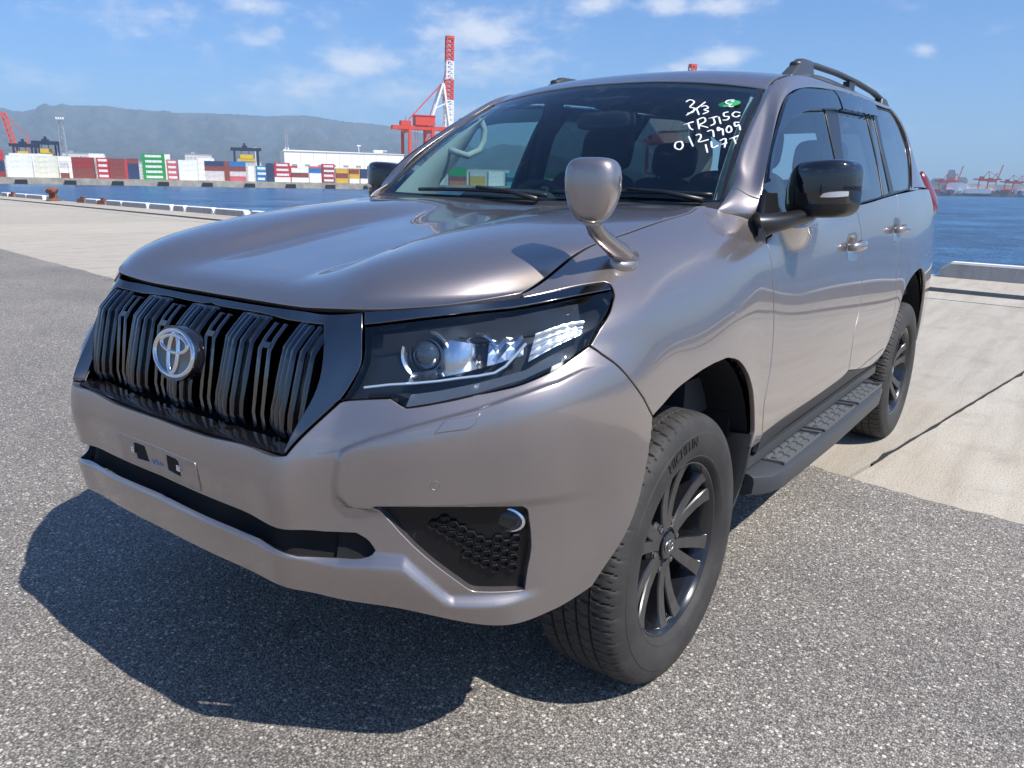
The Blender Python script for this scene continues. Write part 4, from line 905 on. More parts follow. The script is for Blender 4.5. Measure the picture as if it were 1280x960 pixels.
for sg in (1, -1):
    o, a, b, n = frame_at(fl_s, fl_t, -.030)
    ax = np.array([.93, .36, 0]); ax /= np.linalg.norm(ax); xx = np.cross([0, 0, 1], ax); 
    M = basis((o[0], o[1], o[2]), xx, (0, 0, 1), ax) @ Matrix.Diagonal((1.45, .92, 1, 1))
    if sg < 0: M = MIR @ M
    m = MB(); m.lathe([(.029, -.02), (.030, .008), (.026, .010), (.023, .002), (.012, -.012), (0, -.014)], 28, M)
    fl = m.build('fog_lamp', 'bright_reflector', CAR, smooth=True, angle=40)
    m = MB(); m.lathe([(.026, .007), (.020, .012), (.010, .015), (0, .016)], 24, M); m.build('fog_lens', 'lens_clear', fl, smooth=True)

# ---- headlight internals (left, then mirrored)
for sd, sg in (('L', 1), ('R', -1)):
    hl = panel('headlight_housing', BODY, OUT['headlight'], 'black_satin', CAR, side=sd, off=-.050, depth=-.046, gap=-.001, step=.03)
    def put(mb, name, mat, smooth=True, angle=40):
        if sg < 0: mb.v = [(v[0], -v[1], v[2]) for v in mb.v]
        return mb.build(name, mat, hl, smooth=smooth, angle=angle)
    fwd = np.array([.90, .42, .10]); fwd /= np.linalg.norm(fwd); xx = np.cross([0, 0, 1], fwd); xx /= np.linalg.norm(xx); yy = np.cross(fwd, xx)
    o = BP(.722, .549, -.045); M = basis(o, xx, yy, fwd)
    m = MB(); m.lathe([(.040, -.03), (.054, .010), (.052, .014), (.046, .010), (.036, -.012), (.034, -.02)], 40, M); put(m, 'projector_ring', 'bright_reflector')
    m = MB(); m.lathe([(.036, -.03), (.036, .006), (.033, .008), (.030, .004), (.030, -.02)], 40, M); put(m, 'projector_collar', 'smoked_chrome')
    m = MB(); m.lathe([(.0305, -.002), (.028, .010), (.021, .018), (.011, .023), (0, .0245)], 32, M); put(m, 'projector_lens', 'projector_glass')
    o = BP(.826, .536, -.050); fw2 = np.array([.72, .42, .48]); fw2 /= np.linalg.norm(fw2); x2 = np.cross([0, 0, 1], fw2); x2 /= np.linalg.norm(x2); M = basis(o, x2, np.cross(fw2, x2), fw2)
    upv = np.array([-.25, .0, .97]); ax3 = np.cross(upv, fw2); ax3 /= np.linalg.norm(ax3)
    o2 = BP(.800, .533, -.052)
    m = MB(); m.lathe([(.012, -.040), (.034, -.036), (.040, -.015), (.041, .012), (.036, .034), (.012, .040)], 36, basis(o2, ax3, np.cross(upv/np.linalg.norm(upv), ax3), upv/np.linalg.norm(upv))); put(m, 'reflector_barrel', 'bright_reflector')
    o3 = BP(.846, .530, -.046)
    m = MB(); m.lathe([(.040, -.006), (.044, .004), (.040, .010), (.034, .002)], 36, basis(o3, xx, yy, fwd)); put(m, 'reflector_rim', 'chrome')
    # faceted high beam reflector
    m = MB(); g = [[BP(.866+.019*i, .492+.026*j, -.018-.036*(j/4.0)**1.6-.006*(i % 2)) for j in range(5)] for i in range(5)]
    for i in range(4):
        for j in range(4):
            c = [g[i][j], g[i+1][j], g[i+1][j+1], g[i][j+1]]; cc = sum(np.array(x) for x in c)/4
            dn = BN(.88, .54)*(.004 if (i+j) % 2 else -.003)
            m.add([x for x in c]+[cc+dn], [(0, 1, 4), (1, 2, 4), (2, 3, 4), (3, 0, 4)])
    put(m, 'high_beam_reflector', 'bright_reflector', False, None)
    m = MB(); vs = []
    cs_ = np.linspace(.690, .905, 14)
    for q in cs_:
        for k_ in range(5):
            f_ = k_/4; vs.append(BP(q, .489+.026*f_, -.014-.034*f_-.006*math.sin(math.pi*f_)))
    m.add(vs, [(i*5+k_, (i+1)*5+k_, (i+1)*5+k_+1, i*5+k_+1) for i in range(13) for k_ in range(4)]); put(m, 'chrome_bezel', 'bright_reflector')
    # indicator: pillow optics
    m = MB(); ni, nj = 40, 24; vs = []
    for i in range(ni+1):
        for j in range(nj+1):
            fi, fj = i/ni, j/nj
            s = .955+.130*fi+.014*fj; lo = .470+.034*fi; hi = .550+.026*fi-.02*fi**4
            pil = .0030*abs(math.sin(math.pi*4*fj))*(.55+.45*abs(math.sin(math.pi*5*fi+fj)))
            vs.append(BP(s, lo+(hi-lo)*fj, -.024-.012*math.sin(math.pi*fj)+pil))
    m.add(vs, [(i*(nj+1)+j, (i+1)*(nj+1)+j, (i+1)*(nj+1)+j+1, i*(nj+1)+j+1) for i in range(ni) for j in range(nj)])
    put(m, 'indicator_optic', 'indicator_reflector', True, 60)
    # light guide along the foot, rising at its outer end
    gp = [(.588, .489), (.650, .489), (.708, .486), (.765, .482), (.805, .479), (.850, .472), (.884, .468), (.905, .476), (.925, .497), (.946, .522)]
    m = MB(); m.tube([BP(s, t, -.016) for s, t in gp], [(.0040, .003)]*len(gp), 8); put(m, 'light_guide', 'headlight_light_guide')
    m = MB(); lowp = [(.700, .432), (.76, .430), (.851, .424), (.95, .418), (1.03, .432)]
    vs = []
    for s, t in lowp: vs += [BP(s, t, -.008), BP(s+.004, t+.030, -.016)]
    m.add(vs, [(2*i, 2*i+2, 2*i+3, 2*i+1) for i in range(len(lowp)-1)]); put(m, 'lower_lens', 'lens_grey')
    m = MB(); up = [(.60, .600), (.70, .602), (.80, .604), (.90, .606), (1.0, .604), (1.10, .592)]
    vs = []
    for s, t in up: vs += [BP(s, t, -.010), BP(s, t-.040, -.045)]
    m.add(vs, [(2*i, 2*i+2, 2*i+3, 2*i+1) for i in range(len(up)-1)]); put(m, 'upper_shelf', 'shelf_dark')
    m = MB()
    m.bar(BP(.60, .47, -.03), BP(.70, .468, -.04), .02, .012)
    put(m, 'headlight_bezel', 'black_gloss')

# ---- fender mirror on the left wing
fm = empty('fender_mirror', parent=CAR)
m = MB(); nrm = Vector((.15, .49, .86)).normalized()
o = Vector((.215, .805, 1.172)); M = basis(o, (.96, .02, -.19), nrm.cross(Vector((.96, .02, -.19))), nrm)
m.lathe([(1.0, -.012), (1.0, .006), (.86, .013), (.5, .015)], 28, M @ Matrix.Diagonal((.052, .034, 1, 1)))
m.build('mirror_foot', 'paint', fm, smooth=True, angle=50)
m = MB(); pts = [(.205, .805, 1.178), (.245, .808, 1.192), (.295, .812, 1.212), (.345, .815, 1.232), (.370, .817, 1.246), (.384, .817, 1.264), (.388, .817, 1.285)]
m.tube(pts, [(.031, .026), (.027, .023), (.023, .020), (.021, .018), (.020, .018), (.019, .017), (.016, .015)], 16); m.build('mirror_stalk', 'paint', fm, smooth=True)
m = MB(); m.tube([(.388, .817, 1.258), (.388, .817, 1.268)], .0205, 20); m.build('stalk_ring', 'paint', fm, smooth=True, angle=40)
def tap(v):
    k = 1.0-.36*max(0, (-v.z+.15))**1.5
    return (v.x*(1-.1*max(0, -v.z)), v.y*k, v.z)
Mh = Matrix.Rotation(R(12), 4, 'Z')
vs, fs = superell((.388, .815, 1.330), (.095, .116, .136), .50, .62, 36, 24, Mh, tap)
m = MB(); m.add(vs, fs); m.build('mirror_shell', 'paint', fm, smooth=True)
m = MB(); vs, fs = superell((.348, .806, 1.330), (.03, .102, .118), .5, .5, 28, 14, Mh, tap); m.add(vs, fs); m.build('mirror_glass', 'chrome', fm, smooth=True)

# ---- door mirrors
def door_mirror(sg):
    root = empty('side_mirror', parent=CAR)
    def fin_(mb, name, mat, angle=50):
        if sg < 0: mb.v = [(v[0], -v[1], v[2]) for v in mb.v]
        return mb.build(name, mat, root, smooth=True, angle=angle)
    def shape(v):
        y = v.y
        yy = y+.16*max(0, v.z)*max(0, -y)
        return (v.x*(1-.25*max(0, y)**2)-(.30*y*y), yy, v.z*(1-.06*max(0, -y))+.05*y)
    Mr = Matrix.Rotation(R(-14), 4, 'Z')
    vs, fs = superell((-.742, .962, 1.344), (.160, .215, .176), .42, .50, 44, 30, Mr, shape)
    up = MB(); lo = MB()
    zc = [sum(vs[i][2] for i in f)/4 for f in fs]; 
    cut = lambda y: 1.297
    kk = 44*13
    for mb_, ff in ((up, fs[kk:]), (lo, fs[:kk])):
        us = sorted({i for f in ff for i in f}); ix = {v: i for i, v in enumerate(us)}
        mb_.add([vs[i] for i in us], [tuple(ix[i] for i in f) for f in ff])
    fin_(up, 'mirror_cap', 'black_gloss'); fin_(lo, 'mirror_base', 'black_satin')
    m = MB(); vs2, fs2 = superell((-.803, .966, 1.344), (.05, .188, .152), .4, .4, 24, 12, Mr, shape); m.add(vs2, fs2); fin_(m, 'mirror_glass', 'chrome')
    # indicator strip wrapped on the outer front of the cap
    P_ = np.array([tuple(v) for v in vs]); strip = []
    def front(y, z):
        d = np.hypot(P_[:, 1]-y, (P_[:, 2]-z)*1.0)+np.where(P_[:, 0] < -.765, 9, 0)
        k = np.argsort(d)[:4]; w = 1/(d[k]+1e-4); return (P_[k]*w[:, None]).sum(0)/w.sum()
    m = MB(); q = []
    for y, zl, zh in ((.985, 1.320, 1.322), (.995, 1.320, 1.332), (1.012, 1.320, 1.336), (1.030, 1.321, 1.338), (1.046, 1.323, 1.339), (1.057, 1.325, 1.339)):
        a = front(y, zl); b = front(y, zh); a[1:] = (y, zl); b[1:] = (y, zh); a[0] += .005; b[0] += .005; a[1] += .002*(y > 1.1); b[1] += .002*(y > 1.1); q += [a, b]
    m.add(q, [(2*i, 2*i+2, 2*i+3, 2*i+1) for i in range(5)]); fin_(m, 'mirror_indicator', 'indicator_reflector')
    m = MB(); m.tube([(-.515, .845, 1.236), (-.550, .880, 1.240), (-.630, .908, 1.250), (-.710, .935, 1.264)], [(.040, .036), (.036, .031), (.032, .026), (.032, .024)], 16, up=(0, 0, 1)); fin_(m, 'mirror_arm', 'black_satin')
    # black sail between pillar and door glass
    m = MB(); m.hull8([(-.475, .884, 1.205), (-.635, .884, 1.222), (-.665, .852, 1.330), (-.565, .850, 1.330)], [(-.470, .872, 1.205), (-.635, .862, 1.222), (-.665, .838, 1.330), (-.565, .838, 1.330)])
    fin_(m, 'mirror_sail', 'black_satin', 30)
door_mirror(1); door_mirror(-1)

# ---- door handles
for sg in (1, -1):
    for door, xc, zc in ((FDOOR, -1.498, 1.130), (RDOOR, -2.30, 1.170)):
        yb = .900
        m = MB(); y0 = yb
        pts = [(xc+.085, y0, zc-.004), (xc+.072, y0+.022, zc-.002), (xc+.03, y0+.034, zc), (xc-.03, y0+.034, zc+.002), (xc-.072, y0+.022, zc+.004), (xc-.085, y0, zc+.005)]
        m.tube([(x, sg*y, z) for x, y, z in pts], [(.010, .014), (.012, .017), (.012, .018), (.012, .018), (.012, .017), (.010, .014)], 14, up=(0, 0, 1))
        m.build('door_handle', 'paint', door['L' if sg > 0 else 'R'], smooth=True)

# ---- wipers and cowl
def wp(y, v, off):
    s = abs(y)*(.76/.755); p_ = WSCR.P(s, v)[0]+WSCR.N(s, v)[0]*off
    return (p_[0], p_[1] if y >= 0 else -p_[1], p_[2])
for (ya, yb, va, vb, pv) in ((-.50, .14, .030, .022, -.10), (.16, .715, .034, .028, .62)):
    wi = empty('wiper', parent=CAR)
    m = MB(); pts = [wp(ya+(yb-ya)*k/12, va+(vb-va)*k/12+.010*math.sin(math.pi*k/12), .016) for k in range(13)]
    m.tube(pts, [(.005, .007)]*13, 8); m.build('wiper_blade', 'black_satin', wi, smooth=True)
    m = MB(); yy_ = [ya+(yb-ya)*.5, yb-.02]
    m.tube([wp(yy_[0], .040, .028), wp((yy_[0]+yy_[1])/2, .024, .034), wp(yy_[1], -.0, .026)], [(.007, .005), (.010, .006), (.013, .010)], 8); m.build('wiper_arm', 'black_satin', wi, smooth=True)
m = MB(); vs = []
for k in range(41):
    y = -.76+1.52*k/40; b = wp(y, .012, .004); c = wp(y, -.0, -.03)
    vs += [b, (b[0]+.10, y, b[2]-.045), (b[0]+.12, y, b[2]-.12)]
m.add(vs, [(3*k+i, 3*k+3+i, 3*k+4+i, 3*k+1+i) for k in range(40) for i in range(2)]); m.build('cowl_panel', 'black_plastic', CAR, smooth=True)
# black border of the screen (ceramic print and side mouldings)
for sg in (1, -1):
    P, N, F = panel_mesh(WSCR, [(.741, 0), (.759, 0), (.759, .6), (.738, .6)], step=.03, off=.004, depth=.012)
    if sg < 0: P = P*np.array([1, -1, 1]); N = N*np.array([1, -1, 1]); F = [q[::-1] for q in F]
    mesh_obj('screen_moulding', P, F, 'black_satin', windscreen, normals=N)
P, N, F = panel_mesh(WSCR, [(0, .578), (.745, .578), (.745, .6), (0, .6)], step=.02, center=True, flange=False, off=-.004)
P, N, F = mirror_merge(P, N, F); mesh_obj('screen_border', P, F, 'dark_void', windscreen)
P, N, F = panel_mesh(WSCR, [(0, 0), (.745, 0), (.745, .028), (0, .028)], step=.02, center=True, flange=False, off=-.004)
P, N, F = mirror_merge(P, N, F); mesh_obj('screen_border', P, F, 'dark_void', windscreen)
# handwriting on the glass
for st in INK:
    pts = [WSCR.P(s, t)[0]+WSCR.N(s, t)[0]*.003 for s, t in st]
    m = MB(); m.tube(pts, [(.0031, .0010)]*len(pts), 8, up=tuple(WSCR.N(*st[0])[0])); m.build('written_stroke', 'white_ink', windscreen, smooth=True)
m = MB(); o = WSCR.P(*INK_SPOT)[0]+WSCR.N(*INK_SPOT)[0]*.0015; n = WSCR.N(*INK_SPOT)[0]
M = basis(o, (0, 1, 0), Vector(n).cross(Vector((0, 1, 0))), n)
m.lathe([(1.0, 0), (.9, .0006), (0, .0007)], 28, M @ Matrix.Diagonal((.040, .028, 1, 1))); m.build('green_mark', 'green_ink', windscreen, smooth=True)

# ---- roof rails
for sg in (1, -1):
    rr = empty('roof_rail', parent=CAR)
    y0 = .585*sg
    m = MB(); pts = [(-1.50, y0, 1.832), (-1.60, y0, 1.848), (-1.75, y0, 1.858), (-2.1, y0, 1.867), (-2.45, y0, 1.866), (-2.8, y0, 1.854), (-3.03, y0, 1.832)]
    m.tube(pts, [(.019, .012)]*7, 12); m.build('rail_bar', 'rail_grey', rr, smooth=True)
    for (xa, xb, xt0, xt1, zt) in ((-1.40, -1.70, -1.56, -1.68, 1.866), (-3.18, -2.92, -3.05, -2.95, 1.846)):
        m = MB()
        m.hull8([(xa, y0-.03, 1.775), (xb, y0-.03, 1.785), (xb, y0+.03, 1.785), (xa, y0+.03, 1.775)], [(xt0, y0-.020, zt-.004), (xt1, y0-.020, zt), (xt1, y0+.020, zt), (xt0, y0+.020, zt-.004)])
        o = m.build('rail_foot', 'rail_grey', rr)
        bm = bmesh.new(); bm.from_mesh(o.data); bmesh.ops.bevel(bm, geom=bm.edges[:], offset=.012, segments=3, affect='EDGES', profile=.6); bm.to_mesh(o.data); bm.free()
        o.data.polygons.foreach_set('use_smooth', [True]*len(o.data.polygons))
    m = MB(); m.box((-2.33, y0, 1.824), (.10, .030, .055)); m.build('rail_foot', 'black_satin', rr)

# ---- running boards
def board(sg):
    rb = empty('running_board', parent=CAR)
    xs = [-.50, -.55, -.63, -1.2, -1.95, -2.08, -2.16]
    yo = [.925, .968, .985, .995, .990, .970, .915]
    m = MB(); vs = []
    for x, y in zip(xs, yo):
        yi = .80
        for (yy, zz) in ((yi, .452), (y-.020, .448), (y-.004, .440), (y, .424), (y-.004, .385), (y-.03, .372), (yi, .372)): vs.append((x, sg*yy, zz))
    n = 7; fs = []
    for i in range(len(xs)-1):
        for k in range(n): fs.append((i*n+k, i*n+(k+1) % n, (i+1)*n+(k+1) % n, (i+1)*n+k))
    fs += [tuple(range(n)), tuple(range((len(xs)-1)*n, len(xs)*n))]
    m.add(vs, fs); m.build('board_body', 'running_board_plastic', rb, smooth=True, angle=40)
    # three tread fields, each a frame with raised pads
    pads = []
    for (x0, x1) in ((-.66, -1.08), (-1.13, -1.58), (-1.63, -2.06)):
        m = MB()
        for (a, b, c, d) in ((x0, x1, .875, .881), (x0, x1, .962, .968)): m.hull8([(a, sg*c, .4495), (b, sg*c, .4495), (b, sg*d, .4495), (a, sg*d, .4495)], [(a, sg*c, .4575), (b, sg*c, .4575), (b, sg*d, .4575), (a, sg*d, .4575)])
        for x in (x0, x1): m.bar((x, sg*.875, .4535), (x-.012, sg*.968, .4535), .010, .010)
        m.build('tread_frame', 'tread_grey', rb)
        for r_, (c, d) in enumerate(((.886, .906), (.911, .931), (.936, .956))):
            nn = 5
            for k in range(nn):
                a = x0-.012-(k+.08+.25*(r_ % 2))*(abs(x1-x0)-.03)/(nn+.25); b = a-(abs(x1-x0)-.03)/(nn+.25)*.84
                mm = MB(); mm.hull8([(a, sg*c, .4495), (b, sg*c, .4495), (b, sg*d, .4495), (a, sg*d, .4495)], [(a-.003, sg*(c+.003), .4565), (b+.003, sg*(c+.003), .4565), (b+.003, sg*(d-.003), .4565), (a-.003, sg*(d-.003), .4565)])
                mm.build('tread_pad', 'tread_grey', rb)
    m = MB()
    for x in (-.75, -1.4, -1.95): m.bar((x, sg*.60, .43), (x, sg*.84, .41), .06, .03)
    m.build('board_bracket', 'black_plastic', rb)
    m = MB(); m.bar((-.47, sg*.888, .485), (-2.2, sg*.888, .495), .03, .035); m.build('sill_strip', 'running_board_plastic', rb)
board(1); board(-1)

# ---- mud flaps and front deflectors
for sg in (1, -1):
    for (x, zt, zb, yi, yo, mat_) in ((-.43, .60, .262, .70, .922, 0), (-3.245, .66, .32, .70, .900, 0)):
        m = MB(); vs = []
        for k in range(7):
            f_ = k/6; z = zt+(zb-zt)*f_; xx_ = x-.035*math.sin(f_*2.2)+(.115 if x > -1 else .05)*f_
            for y, dx in ((yi, 0), (yo-.02, 0), (yo-.02*f_*0, -.012)): vs.append((xx_+dx-.0, sg*(y-.05*f_*f_*(y > .8)), z))
            for y, dx in ((yo, -.03), (yi, -.018)): vs.append((xx_+dx, sg*(y-.05*f_*f_*(y > .8)), z))
        fs = []
        for k in range(6):
            for i in range(5): fs.append((k*5+i, k*5+(i+1) % 5, (k+1)*5+(i+1) % 5, (k+1)*5+i))
        fs += [(0, 1, 2, 3, 4), (30, 31, 32, 33, 34)]
        m.add(vs, fs); m.build('mud_flap', 'black_satin', CAR, smooth=True, angle=40)
    m = MB(); m.hull8([(.52, sg*.62, .52), (.50, sg*.80, .52), (.47, sg*.80, .52), (.49, sg*.62, .52)], [(.49, sg*.62, .41), (.47, sg*.76, .41), (.45, sg*.76, .41), (.47, sg*.62, .41)]); m.build('wheel_deflector', 'black_satin', CAR)

# ---- tail lamps
for sg in (1, -1):
    m = MB(); pts = [(-3.530, .745, 1.455), (-3.58, .765, 1.40), (-3.635, .785, 1.34), (-3.675, .803, 1.29), (-3.695, .812, 1.245), (-3.70, .812, 1.21)]
    m.tube([(x, sg*y, z) for x, y, z in pts], [(.020, .012), (.045, .022), (.055, .026), (.060, .028), (.055, .024), (.03, .012)], 16, up=(0, 1, 0)); m.build('tail_lamp', 'tail_red', CAR, smooth=True)

# ---- interior
it = empty('interior', parent=CAR)
m = MB(); m.box((-1.85, 0, .72), (3.2, 1.55, .12)); m.box((-3.60, 0, 1.0), (.06, 1.4, .6)); m.build('cabin_floor', 'interior_dark', it)
P, N, F = panel_mesh(ROOF, rect(ROOF), step=.08, center=True, flange=False, off=-.045)
P, N, F = mirror_merge(P, N, F); mesh_obj('headliner', P, F, 'interior_dark', it)
for sg in (1, -1):
    P, N, F = panel_mesh(FRAME, [(.0, .004), (FRAME.sp[-1]-.02, .004), (FRAME.sp[-1]-.02, .146), (0, .146)], step=.04, flange=False, off=-.030)
    mesh_obj('pillar_trim', P*np.array([1, sg, 1]), F, 'interior_pale', it)
    for x in (-1.62, -2.42):
        m = MB(); m.tube([(x-.03*0, sg*(yw(x, 1.2)-.05), 1.15), (x, sg*(yw(x, 1.45)-.05), 1.45), (x+.02, sg*(yw(x, 1.72)-.05), 1.76)], [(.035, .07), (.03, .06), (.035, .07)], 12); m.build('door_pillar_trim', 'interior_dark', it, smooth=True)
    m = MB(); m.box((-1.9, sg*.80, 1.0), (2.7, .06, .46)); m.build('door_trim', 'interior_dark', it)
def slope(vs): return vs
m = MB(); vs, fs = superell((-.80, 0, 1.175), (.55, 1.46, .24), .5, .35, 40, 16); m.add(vs, fs)
vs, fs = superell((-.86, -.37, 1.275), (.26, .42, .10), .6, .6, 24, 12); m.add(vs, fs); m.build('dashboard', 'interior_dark', it, smooth=True)
sw = empty('steering_wheel', parent=it)
Ms = basis((-1.03, -.37, 1.185), (0, 1, 0), Vector((-.42, 0, .91)).normalized(), Vector((-.91, 0, -.42)).normalized())
m = MB(); m.tube([Ms @ Vector((.187*math.cos(a), .187*math.sin(a), 0)) for a in np.linspace(0, 2*math.pi, 41)], .016, 10, cap=False); m.build('wheel_rim', 'interior_dark', it, smooth=True)
bpy.data.objects.remove(sw)
m = MB(); m.box(Ms @ Vector((0, -.02, 0)), (.05, .16, .13)); m.bar(Ms @ Vector((-.18, 0, 0)), Ms @ Vector((.18, 0, 0)), .03, .02); m.build('wheel_hub', 'interior_dark', it)
def seat(x, y, w, h):
    m = MB(); Mt = Matrix.Rotation(R(-14), 4, 'Y')
    vs, fs = superell((x-.10, y, .80+h/2), (.16, w, h), .35, .35, 28, 16, Mt, lambda v: (v.x, v.y*(1-.14*max(0, v.z)), v.z)); m.add(vs, fs)
    vs, fs = superell((x+.22, y, .84), (.56, w, .16), .4, .35, 28, 12); m.add(vs, fs)
    m.build('seat', 'seat_dark', it, smooth=True)
    m = MB(); vs, fs = superell((x-.10-.035-h*.24, y, .80+h+.10), (.11, .27, .20), .5, .5, 24, 14, Mt); m.add(vs, fs)
    for k in (-.06, .06): m.tube([(x-.16, y+k, .80+h-.04), (x-.19, y+k, .80+h+.06)], .007, 8)
    m.build('headrest', 'seat_dark', it, smooth=True)
seat(-1.40, -.37, .52, .62); seat(-1.40, .37, .52, .62)
for y in (-.42, 0, .42): seat(-2.28, y, .44, .60)
m = MB(); vs, fs = superell((-1.03, 0, 1.600), (.07, .26, .075), .5, .5, 24, 12); m.add(vs, fs); m.tube([(-1.05, 0, 1.61), (-1.09, 0, 1.69)], .012, 8); m.build('rear_view_mirror', 'interior_dark', it, smooth=True)
m = MB(); m.hull8([(-1.03, -.11, 1.690), (-1.03, .11, 1.690), (-1.15, .11, 1.715), (-1.15, -.11, 1.715)], [(-1.02, -.08, 1.660), (-1.02, .08, 1.660), (-1.14, .08, 1.65), (-1.14, -.08, 1.65)]); m.build('camera_housing', 'interior_dark', it)
m = MB(); m.tube([(-.800, -.650, 1.486), (-.805, -.618, 1.476), (-.880, -.610, 1.462), (-.955, -.605, 1.488), (-.985, -.605, 1.530), (-.995, -.608, 1.575), (-.988, -.618, 1.612), (-1.00, -.645, 1.620)], .0145, 10); m.build('grab_handle', 'interior_pale', it, smooth=True)
for sg in (1, -1):
    oc = [WSCR.P(.715, t)[0]-WSCR.N(.715, t)[0]*.02 for t in (.02, .14, .27, .40, .52, .59)]
    ic = [(-.760, .715, 1.255), (-.815, .712, 1.345), (-.905, .700, 1.430), (-.985, .682, 1.530), (-1.05, .665, 1.630), (-1.085, .655, 1.675)]
    vs = []; nc = 7
    for a_, b_ in zip(oc, ic):
        b_ = np.array(b_)
        for k in range(nc):
            f_ = k/(nc-1); q = a_*(1-f_)+b_*f_+np.array((0, -.030, .012))*math.sin(math.pi*f_)
            vs.append((q[0], sg*q[1], q[2]))
    fs = [(i*nc+k, i*nc+k+1, (i+1)*nc+k+1, (i+1)*nc+k) for i in range(5) for k in range(nc-1)]
    m = MB(); m.add(vs, fs); m.build('screen_pillar_trim', 'interior_pale', it, smooth=True)

# ---- wheels
def wheel_parts():
    w = empty('wheel', parent=CAR)
    # tyre: profile (radius, width), tread with grooves and lateral cuts
    half = [(.243, .100), (.248, .112), (.256, .1190), (.258, .1215), (.264, .1245), (.266, .1238), (.285, .1310), (.305, .1325), (.325, .1310), (.330, .1303), (.332, .1285), (.343, .1265), (.356, .1210), (.364, .1165), (.3705, .1100), (.3750, .1030), (.3782, .0950)]
    tw = [.0860, .0780, .0700, .0630, .0600, .0590, .0540, .0530, .0440, .0340, .0250, .0225, .0215, .0165, .0155, .0080, .0]
    tr = [.3798, .3808, .3814, .3818, .3819]+[.3820]*12
    prof = half+list(zip(tr, tw)); prof = prof+[(r, -y) for r, y in prof[-2::-1]]
    n = 540; pitch = 60
    vs = []
    for (r, y) in prof:
        ay = abs(y)
        for k in range(n):
            a = 2*math.pi*k/n; rr = r
            ph = (a*pitch/(2*math.pi)+(0.35 if y < 0 else 0)) % 1.0
            if .054 <= ay <= .059 or .0165 <= ay <= .0215: rr -= .0075
            elif ay > .0600 and r > .350:
                sh = (ay-.06)*5.0+.05*math.sin(ay*300)
                q = (ph+sh) % 1.0
                big = int(a*pitch/(2*math.pi)+sh+(0.35 if y < 0 else 0)) % 2
                if q < .15: rr -= .0065 if ay < .112 else (.0035 if big else .0015)
                elif .50 < q < .60 and ay < .108: rr -= .0038
            elif ay < .054:
                q = (ph+ay*9+.06*math.sin(ay*220)) % 1.0
                if q < .11: rr -= .0050
                elif .5 < q < .57: rr -= .0025
            if abs(r-.343) < 1e-6: rr += .0012*(1 if (a*180/(2*math.pi)) % 1 < .5 else 0)
            vs.append((rr*math.cos(a), y, rr*math.sin(a)))
    fs = []
    for i in range(len(prof)-1):
        for k in range(n): fs.append((i*n+k, i*n+(k+1) % n, (i+1)*n+(k+1) % n, (i+1)*n+k))
    ty = mesh_obj('tyre', vs, fs, 'rubber', w, smooth=True); ty.data.set_sharp_from_angle(angle=R(32))
    # sidewall lettering
    cu = bpy.data.curves.new('lettering', 'FONT'); cu.body = 'MICHELIN'; cu.size = .038; cu.extrude = .0008; cu.space_character = 1.02; cu.resolution_u = 3
    to = bpy.data.objects.new('lettering', cu); COL.objects.link(to)
    bpy.context.view_layer.update()
    me = bpy.data.meshes.new_from_object(to.evaluated_get(bpy.context.evaluated_depsgraph_get()))
    bpy.data.objects.remove(to)
    co = np.empty(len(me.vertices)*3); me.vertices.foreach_get('co', co); co = co.reshape(-1, 3)
    wd = co[:, 0].max(); out = np.empty_like(co)
    rr = .300+co[:, 1]; ang = math.pi/2+R(33)-(co[:, 0]-0)/.315
    # seen from outside (+y) the text runs clockwise: towards -x over the top
    ang = math.pi-(math.pi/2+R(40))+(co[:, 0])/.315
    out[:, 0] = rr*np.cos(ang); out[:, 2] = rr*np.sin(ang)
    yo = np.interp(rr, [p[0] for p in half], [p[1] for p in half])
    out[:, 1] = yo+.0022+co[:, 2]
    me.vertices.foreach_set('co', out.ravel()); me.update(); me.materials.append(MAT['rubber_letter'])
    lo = bpy.data.objects.new('lettering', me); COL.objects.link(lo); lo.parent = w
    My = Matrix.Rotation(R(-90), 4, 'X')   # local z -> +y
    m = MB()
    m.lathe([(.236, .088), (.2445, .100), (.2465, .1055), (.2440, .1085), (.2400, .1075), (.2340, .1000), (.2290, .0900), (.2260, .070), (.2160, .04), (.2120, -.02), (.2160, -.09), (.236, -.105)], 72, My)
    m.build('rim', 'rim_black', w, smooth=True, angle=35)
    for k in range(6):
        a0 = 2*math.pi*(k+.25)/6
        for dd in (-1, 1):
            mm = MB(); vs = []
            for (r, hw, da, ytop, dep) in ((.050, .0165, .155, .074, .046), (.085, .0175, .162, .072, .048), (.13, .0185, .168, .074, .050), (.18, .0195, .172, .082, .050), (.215, .0215, .176, .091, .044), (.233, .0250, .178, .0985, .036)):
                an = a0+dd*da; c, s = math.cos(an), math.sin(an)
                for (t, y) in ((-hw-.004, ytop-dep), (-hw, ytop-.004), (-hw+.003, ytop), (hw-.003, ytop), (hw, ytop-.004), (hw+.004, ytop-dep)):
                    vs.append((r*c-t*s, y, r*s+t*c))
            fs = []
            for i in range(5):
                for q in range(6): fs.append((i*6+q, i*6+(q+1) % 6, (i+1)*6+(q+1) % 6, (i+1)*6+q))
            fs += [tuple(range(6)), tuple(range(30, 36))]
            mm.add(vs, fs); mm.mi = [1 if (i < 30 and i % 6 == 2) else 0 for i in range(len(fs))]; mm.build('spoke', 'rim_black', w, smooth=True, angle=30, mats=['rim_black', 'rim_face'])
    m = MB(); m.lathe([(.088, .030), (.088, .055), (.078, .066), (.062, .069), (.045, .067), (.040, .071), (.040, .078), (.036, .081), (.0, .0825)], 48, My)
    m.build('hub', 'rim_black', w, smooth=True, angle=30)
